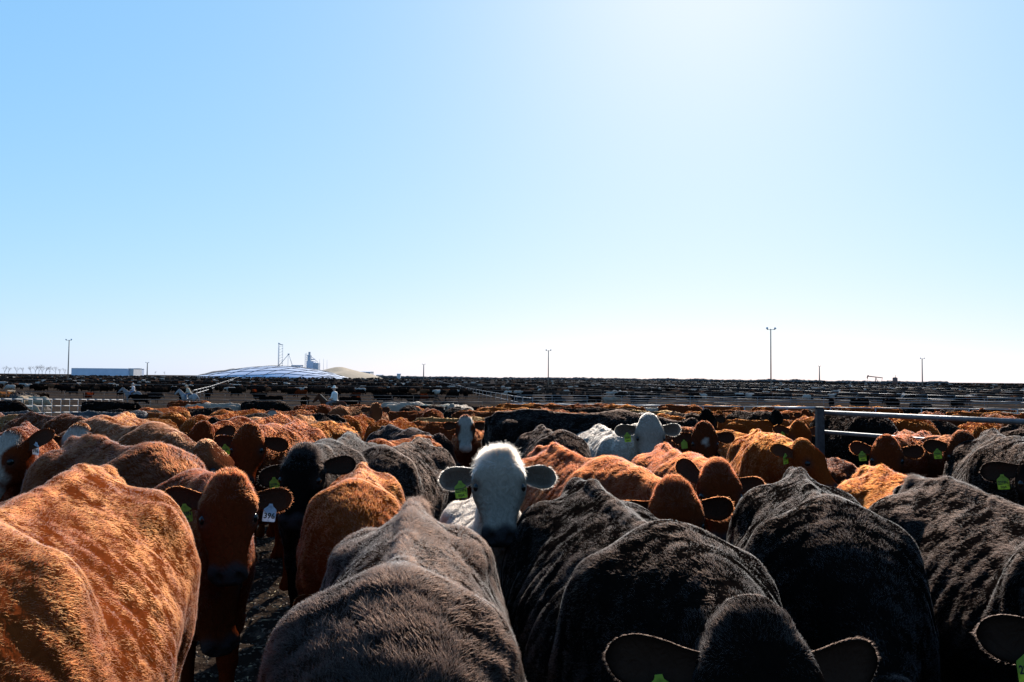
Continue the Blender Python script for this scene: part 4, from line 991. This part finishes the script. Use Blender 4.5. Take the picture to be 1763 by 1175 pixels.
rider(577, 52, 158, (.05, .018, .010), (.02, .012, .008), (.50, .47, .42), (.08, .07, .07), (.62, .55, .46), 'dark bay horse walking left behind the brown cattle row', 'rider in a pale jacket and light hat on the dark bay horse', sc=1.0)
rider(231, 96, 190, (.15, .135, .13), (.07, .06, .06), (.50, .40, .36), (.10, .13, .20), (.55, .42, .33), 'grey horse standing among black cattle above the bright left fence end', 'rider in a white shirt on the grey horse at left')
rider(328, 84, 172, (.20, .18, .17), (.12, .10, .10), (.36, .27, .18), (.07, .09, .12), (.42, .32, .22), 'pale horse beside the diagonal fence left of centre', 'rider in a tan jacket leaning forward on the pale horse', lean=24)
# ------------------------------------------------------------------ the rest of the packed herd, and the cattle of the far pens
rnd = random.Random(11)
MIDG = 'cattle at the back of the packed herd'
taken = [(o.matrix_world @ Vector((-.1, 0, 0))).xy.copy() for o, *_ in CATTLE] + [(o.matrix_world @ Vector((.5, 0, 0))).xy.copy() for o, *_ in CATTLE] + [(o.matrix_world @ Vector((-.6, 0, 0))).xy.copy() for o, *_ in CATTLE]
VAR = [('low', dict(ny=10)), ('low', dict(ny=-14)), ('level', dict(ny=15, hy=20)), ('level', dict(ne=10, hy=-8)), ('level', dict(ny=-18, hy=-25)), ('level', dict(ne=8, ny=25, hy=50)), ('graze', {}), ('up', dict(ne=24, hy=6)), ('up', dict(ne=18, hy=-12))]
WORD = dict(orange='orange', rust='rust-red', brown='dark brown', black='black', char='black-brown', white='white', cream='cream', tan='tan', roan='red', grey='grey', dark='dark')
def place_mid(x, y, hd, col, v, lab, sc=None, wf=0, tg=None, seed=0, grp=MIDG, lb=None):
    far = 'm%d' % v if y < 14 else 'f%d' % v
    px = CX + x/y*FPX; s = sc or rnd.uniform(.93, 1.08)
    pose = VAR[v]
    tg = ('R' if v >= 7 and y < 13 else '') if tg is None else tg
    o = cow(lab, 'tail', px, 0, y, hd, pose, col, sc=s, tags=tg, white_face=wf, dark_muzzle=0 if wf else 1, group=grp, lib=far, dx=.026 if y < 14 else .045, hairs=45000 if y < 14 else 14000, rad=.0012 if y < 14 else .0022, hlen=.021, seed=v+2)
    return o
# explicit ones that read in the photograph: column, row of the back, distance, heading, colour, pose
EX = [(513, 699, 22, 48, 'rust', 2, 'red cow standing left of the horse and rider'),
 (606, 698, 23, 12, 'rust', 0, 'rust cow side-on just right of the rider'), (584, 701, 22, 100, 'brown', 0, 'brown cow seen from behind below the rider'),
 (634, 698, 24, 4, 'brown', 0, 'brown cow side-on second to the right of the rider'), (664, 694, 30, 8, 'white', 6, 'white cow behind the brown row right of the rider'),
 (700, 699, 24, -20, 'black', 2, 'black cow right of the brown side-on cow'), (722, 698, 27, 20, 'cream', 0, 'pale-backed cow in the back row left of centre'),
 (745, 702, 19, -30, 'char', 1, 'dark cow in the back rows left of centre'), (780, 700, 22, 5, 'black', 0, 'black cow side-on in the back rows'),
 (795, 709, 13, -30, 'orange', 3, 'orange cow with raised head behind the white-faced cow'), (843, 703, 15, -100, 'orange', 1, 'orange back left of the large black cow'),
 (862, 697, 21, -14, 'orange', 0, 'long orange back above the large black cow'), (905, 694, 27, -40, 'rust', 2, 'rust cow in the rear row above the large black cow'),
 (955, 704, 16, -20, 'black', 0, 'black back above the brown white-faced cow'), (985, 695, 27, 30, 'rust', 3, 'red cow in the rear row left of centre fence end'),
 (1005, 702, 15, -10, 'brown', 0, 'long brown back left of the second white cow'), (1045, 698, 20, -60, 'orange', 2, 'orange cow behind the second white cow, left side'),
 (1088, 703, 13, 10, 'white', 3, 'white cow with long back behind the second white cow'), (1140, 698, 20, -30, 'rust', 1, 'rust back behind the black tagged cow'),
 (1150, 712, 11, -70, 'char', 0, 'dark back between the second white cow and the black tagged cow'), (1255, 708, 11, -25, 'brown', 0, 'brown back right of the black tagged cow'),
 (1275, 699, 17, 170, 'orange', 1, 'orange back in the rear rows near the steel post'), (1300, 702, 14, 10, 'orange', 0, 'orange cow back side-on left of the steel post'),
 (1345, 706, 11, 20, 'black', 2, 'black cow in the rear rows beside the steel post'), (1385, 700, 15, 200, 'orange', 4, 'orange cow facing left behind the steel post'),
 (1450, 700, 16, -30, 'orange', 2, 'orange cow above the top rail right of the post'), (1498, 701, 15, 185, 'orange', 4, 'orange-brown cow looking left above the top rail'),
 (1540, 701, 15, 5, 'black', 2, 'black cow side-on above the top rail'), (1628, 697, 13, -95, 'black', 3, 'black cow with raised head above the top rail at right'),
 (1600, 706, 12, 10, 'rust', 0, 'rust back just above the top rail'), (1680, 706, 12, -10, 'brown', 0, 'brown back above the top rail near the right edge'),
 (1715, 711, 11, 4, 'cream', 0, 'cream back above the top rail at the right edge'), (1560, 722, 9.8, 8, 'brown', 0, 'dark brown flank between the top two rails'),
 (-26, 691, 31, 4, 'black', 0, 'black cow side-on at the left edge before the bright fence'), (150, 692, 32.5, 2, 'black', 2, 'black cow side-on in front of the bright left fence'),
 (75, 712, 15, 178, 'grey', 0, 'grey-black back at left below the bright fence'), (130, 711, 14.5, 8, 'grey', 0, 'smooth grey back below the two black cows'),
 (192, 708, 14, -20, 'char', 1, 'dark back behind the pricked brown ear'), (298, 692, 29, 4, 'rust', 0, 'red-brown cow standing on open ground side-on'),
 (412, 696, 26, 182, 'white', 2, 'white cow side-on facing left on open ground'), (425, 692, 33, 5, 'black', 0, 'black cow behind the white side-on cow'),
 (395, 704, 14, -150, 'char', 4, 'dark cow facing left beyond the tagged brown heads'), (350, 702, 14.5, -100, 'orange', 1, 'orange back beside the open ground'),
 (410, 716, 9.4, -100, 'orange', 1, 'bright orange back above the tagged brown head'), (455, 708, 13, -120, 'orange', 0, 'orange back left of the small white-faced cow'),
 (5, 716, 11, -60, 'brown', 2, 'brown cow back at the far left edge'), (230, 711, 10.6, -30, 'orange', 0, 'orange back behind the white-foreheaded cow')]
for px, py, d, hd, col, v, lab in EX:
    for _ in range(30): d1_ = (CAMZ - ter(d) - 1.345)*FPX/(py - hor(px)); d = .6*d + .4*d1_
    d = min(d, 34)
    s = (zat(px, py, d) - ter(d))/1.335
    place_mid(at(px, d), d, hd, col, v, lab, sc=min(1.12, max(.86, s)))
n0 = len(CATTLE)
taken = [(o.matrix_world @ Vector((k, 0, 0))).xy.copy() for o, *_ in CATTLE for k in (-.65, -.1, .5)]
y = 7.0; cnt = 0
while y < 31:
    w = y*.66
    x = -w
    while x < w:
        px = CX + x/y*FPX
        xx = x + rnd.uniform(-.3, .3); yy = y + rnd.uniform(-.4, .4)
        ok = px > 505 + (yy-12)*7 if yy > 11 else True
        if yy > 16 and px < 640: ok = False
        hd = rnd.choice([-90, -75, -110, -60, -130, -20, 0, 15, 165, 180, 200, 80, -100]); r_ = R(hd)
        me_ = [Vector((xx + k*math.cos(r_), yy + k*math.sin(r_))) for k in (0, .6, 1.2)]
        if ok and all((a-b).length > (.74 if yy < 10 else .64) for a in me_ for b in taken):
            col = rnd.choices(['orange', 'rust', 'brown', 'black', 'char', 'tan', 'white', 'roan'], [26, 16, 14, 24, 8, 4, 4, 4])[0]; v = rnd.randrange(7)
            if rnd.random() < .3: v = rnd.choice([7, 8]); hd = rnd.choice([-90, -80, -100, -70])
            side = 'left of centre' if px < 700 else 'around the centre' if px < 1150 else 'to the right'
            place_mid(xx, yy, hd, col, v, '%s cow among the crowded backs %s' % (WORD[col], side), wf=1 if (col in ('rust', 'orange') and rnd.random() < .12) else 0)
            taken += me_; cnt += 1
        x += rnd.uniform(1.0, 1.5) if y < 14 else rnd.uniform(1.25, 1.9)
    y += 1.35 if y < 14 else 2.3
print('herd', n0, 'fill', cnt)

# far pens: individual animals out to about 170 m, copies of seven bodies
FARG = 'cattle standing in the far pens'
FAR = []
for v, ps in enumerate([('level', {}), ('graze', {}), ('up', dict(hy=30)), ('low', dict(ny=20)), ('level', dict(ny=-30, hy=-50))]):
    p = dict(POSES[ps[0]], **ps[1]); D = build_cow(p, .055, seed=v+40, ears=True); me = cow_mesh(D, 'far_cow'); me.materials.append(COAT); FAR.append((me, D))
def far_cow(x, y, hd, col, v, sc, lying=False):
    o = link('cow', FAR[v][0]); o.location = (x, y, ter(y) - (.42 if lying else 0)); o.rotation_euler = (0, 0, R(hd)); o.scale = (sc, sc, sc); o.color = (*COLS[col], 1)
    o['white_face'] = 0.; o['dark_muzzle'] = 1.
    px = CX + x/y*FPX
    zone = 'left far pens' if px < 600 else 'middle far pens' if px < 1150 else 'right far pens'
    posture = 'lying' if lying else 'side-on' if abs(math.cos(R(hd))) > .6 else 'end-on'
    tag(o, '%s cow standing %s in the %s' % (WORD[col], posture, zone) if not lying else '%s cow lying down in the %s' % (WORD[col], zone), 'cow', FARG)
    return o
nf = 0
budget = 296 - len(CATTLE)
spots = []
tries = 0
clusters = [(rnd.uniform(-.62, .62), rnd.uniform(62, 175)) for _ in range(34)]
special = [(at(70, 70), 70, 0, 'cream', 1, 1.0, False), (at(23, 62), 64, 5, 'cream', 1, .95, True), (at(45, 74), 74, 90, 'cream', 0, 1, False), (at(8, 96), 96, 80, 'tan', 0, 1, False), (at(20, 105), 105, 95, 'cream', 0, 1, False),
           (at(165, 72), 72, 8, 'black', 0, 1, True), (at(190, 70), 69, 180, 'black', 1, 1, True), (at(245, 88), 88, 175, 'black', 0, 1, False), (at(72, 88), 88, 85, 'black', 0, 1, False),
           (at(600, 84), 84, 4, 'black', 0, 1, False), (at(617, 88), 88, 95, 'brown', 0, 1, False), (at(655, 110), 110, 6, 'black', 0, 1, False), (at(463, 84), 84, 5, 'black', 0, 1, False), (at(475, 86), 86, 180, 'black', 1, 1, False), (at(527, 84), 84, 90, 'black', 0, 1, False),
           (at(450, 105), 105, 200, 'black', 2, 1, False), (at(1003, 100), 100, 4, 'black', 0, 1, False), (at(1024, 99), 99, 178, 'black', 0, 1, False), (at(1050, 99), 99, 5, 'white', 0, 1, False), (at(1105, 100), 100, 2, 'char', 2, 1, False), (at(950, 105), 105, 10, 'black', 0, 1, False),
           (at(325, 60), 60, 178, 'black', 1, .9, False), (at(1580, 78), 78, 5, 'char', 0, 1, False), (at(1350, 60), 60, 4, 'brown', 1, .95, True), (at(1490, 52), 52, 180, 'cream', 1, .95, True), (at(1695, 60), 60, 3, 'cream', 1, .95, True)]
for s in special: far_cow(*s); nf += 1; spots.append((s[0], s[1]))
while nf < budget and tries < 20000:
    tries += 1
    if rnd.random() < .75: cx_, cy_ = rnd.choice(clusters); y = cy_ + rnd.gauss(0, 4); x = cx_*cy_ + rnd.gauss(0, 9)
    else: y = rnd.uniform(95, 190); x = rnd.uniform(-.64, .64)*y
    px = CX + x/y*FPX
    if y < 62 or (px < 1100 and y < 88) or abs(px-CX) > 930: continue
    if any(abs(x-a) < 2.0 and abs(y-b) < 1.6 for a, b in spots): continue
    spots.append((x, y)); nf += 1
    far_cow(x, y, rnd.choice([0, 5, -8, 175, 182, 190, 90, 80, -90, 40, -150]) + rnd.uniform(-10, 10), rnd.choices(['black', 'dark', 'brown', 'cream', 'rust', 'grey', 'white'], [70, 12, 8, 3, 6, 3, 1])[0], rnd.randrange(5), rnd.uniform(.9, 1.05), rnd.random() < .12)
print('far', nf, 'total', len(CATTLE)+nf)

# the mass beyond: one object
def mass():
    r = np.random.default_rng(77); lows = []
    for v in range(4):
        p = dict(POSES[['level', 'graze', 'level', 'low'][v]]); D = build_cow(p, .085, seed=v+60, ears=False, tail=False); lows.append((D['co'], D['quads']))
    groups = {'black': [], 'brown': [], 'cream': []}
    n = 0
    for k in range(9000):
        u = r.random(); y = 135*math.exp(u*2.0); x = r.uniform(-.66, .66)*y
        cell = math.floor(x/26.), math.floor(y/34.); hh = (cell[0]*7919 ^ cell[1]*104729) & 7
        if r.random() > (.15, 1, .6, .95, .35, 1, .8, .9)[hh] and y < 700: continue
        if y < 150 and x/y < .12: continue
        if y > 740 and x/y < -.17: continue
        a = r.uniform(0, 6.28); co, q = lows[r.integers(4)]; s = r.uniform(.92, 1.05)
        ca, sa = math.cos(a)*s, math.sin(a)*s
        c = np.stack([co[:, 0]*ca - co[:, 1]*sa + x, co[:, 0]*sa + co[:, 1]*ca + y, co[:, 2]*s + ter(y)], 1)
        t = r.random(); groups['black' if t < .86 else 'brown' if t < .94 else 'cream'].append((c, q))
    V, Q, MI = [], [], []; off = 0
    for mi, (nm, L) in enumerate(groups.items()):
        for c, q in L: V.append(c); Q.append(q+off); off += len(c); MI.append(np.full(len(q), mi))
    me = to_mesh('distant_cattle', np.concatenate(V), np.concatenate(Q)); me.polygons.foreach_set('material_index', np.concatenate(MI).astype(np.int32))
    for c1, c2 in (((.006, .004, .003), (.013, .009, .007)), ((.07, .03, .015), (.12, .05, .025)), ((.26, .21, .17), (.34, .29, .24))): me.materials.append(noisy('far_hide', c1, c2, scale=.5, rough=.95, spec=0))
    tag(link('distant_cattle', me), 'thousands of mostly black cattle massed in the most distant pens', None, None, 'stuff'); print('mass verts', len(me.vertices))
mass()
if globals().get('PRINT_LAYOUT'):
    from bpy_extras.object_utils import world_to_camera_view as w2
    bpy.context.view_layer.update()
    for o, M, p, near in CATTLE[:110]:
        P, h, f, s, n = head_frame(p)
        out = []
        for q in (np.array([-.72, 0, 1.335]), np.array([.46, 0, 1.35]), P+.045*f, P+.5*h, P+.05*h-.29*s, P+.05*h+.29*s):
            v = w2(scene, cam, M @ Vector(q)); out.append('%d,%d' % (v.x*1763, (1-v.y)*1175))
        print('LAY %-44s near %.1f d %.1f sc %.2f tail %s wi %s poll %s muz %s R %s L %s' % (o["label"][:44], near, o.location.y, M.to_scale()[0], *out))
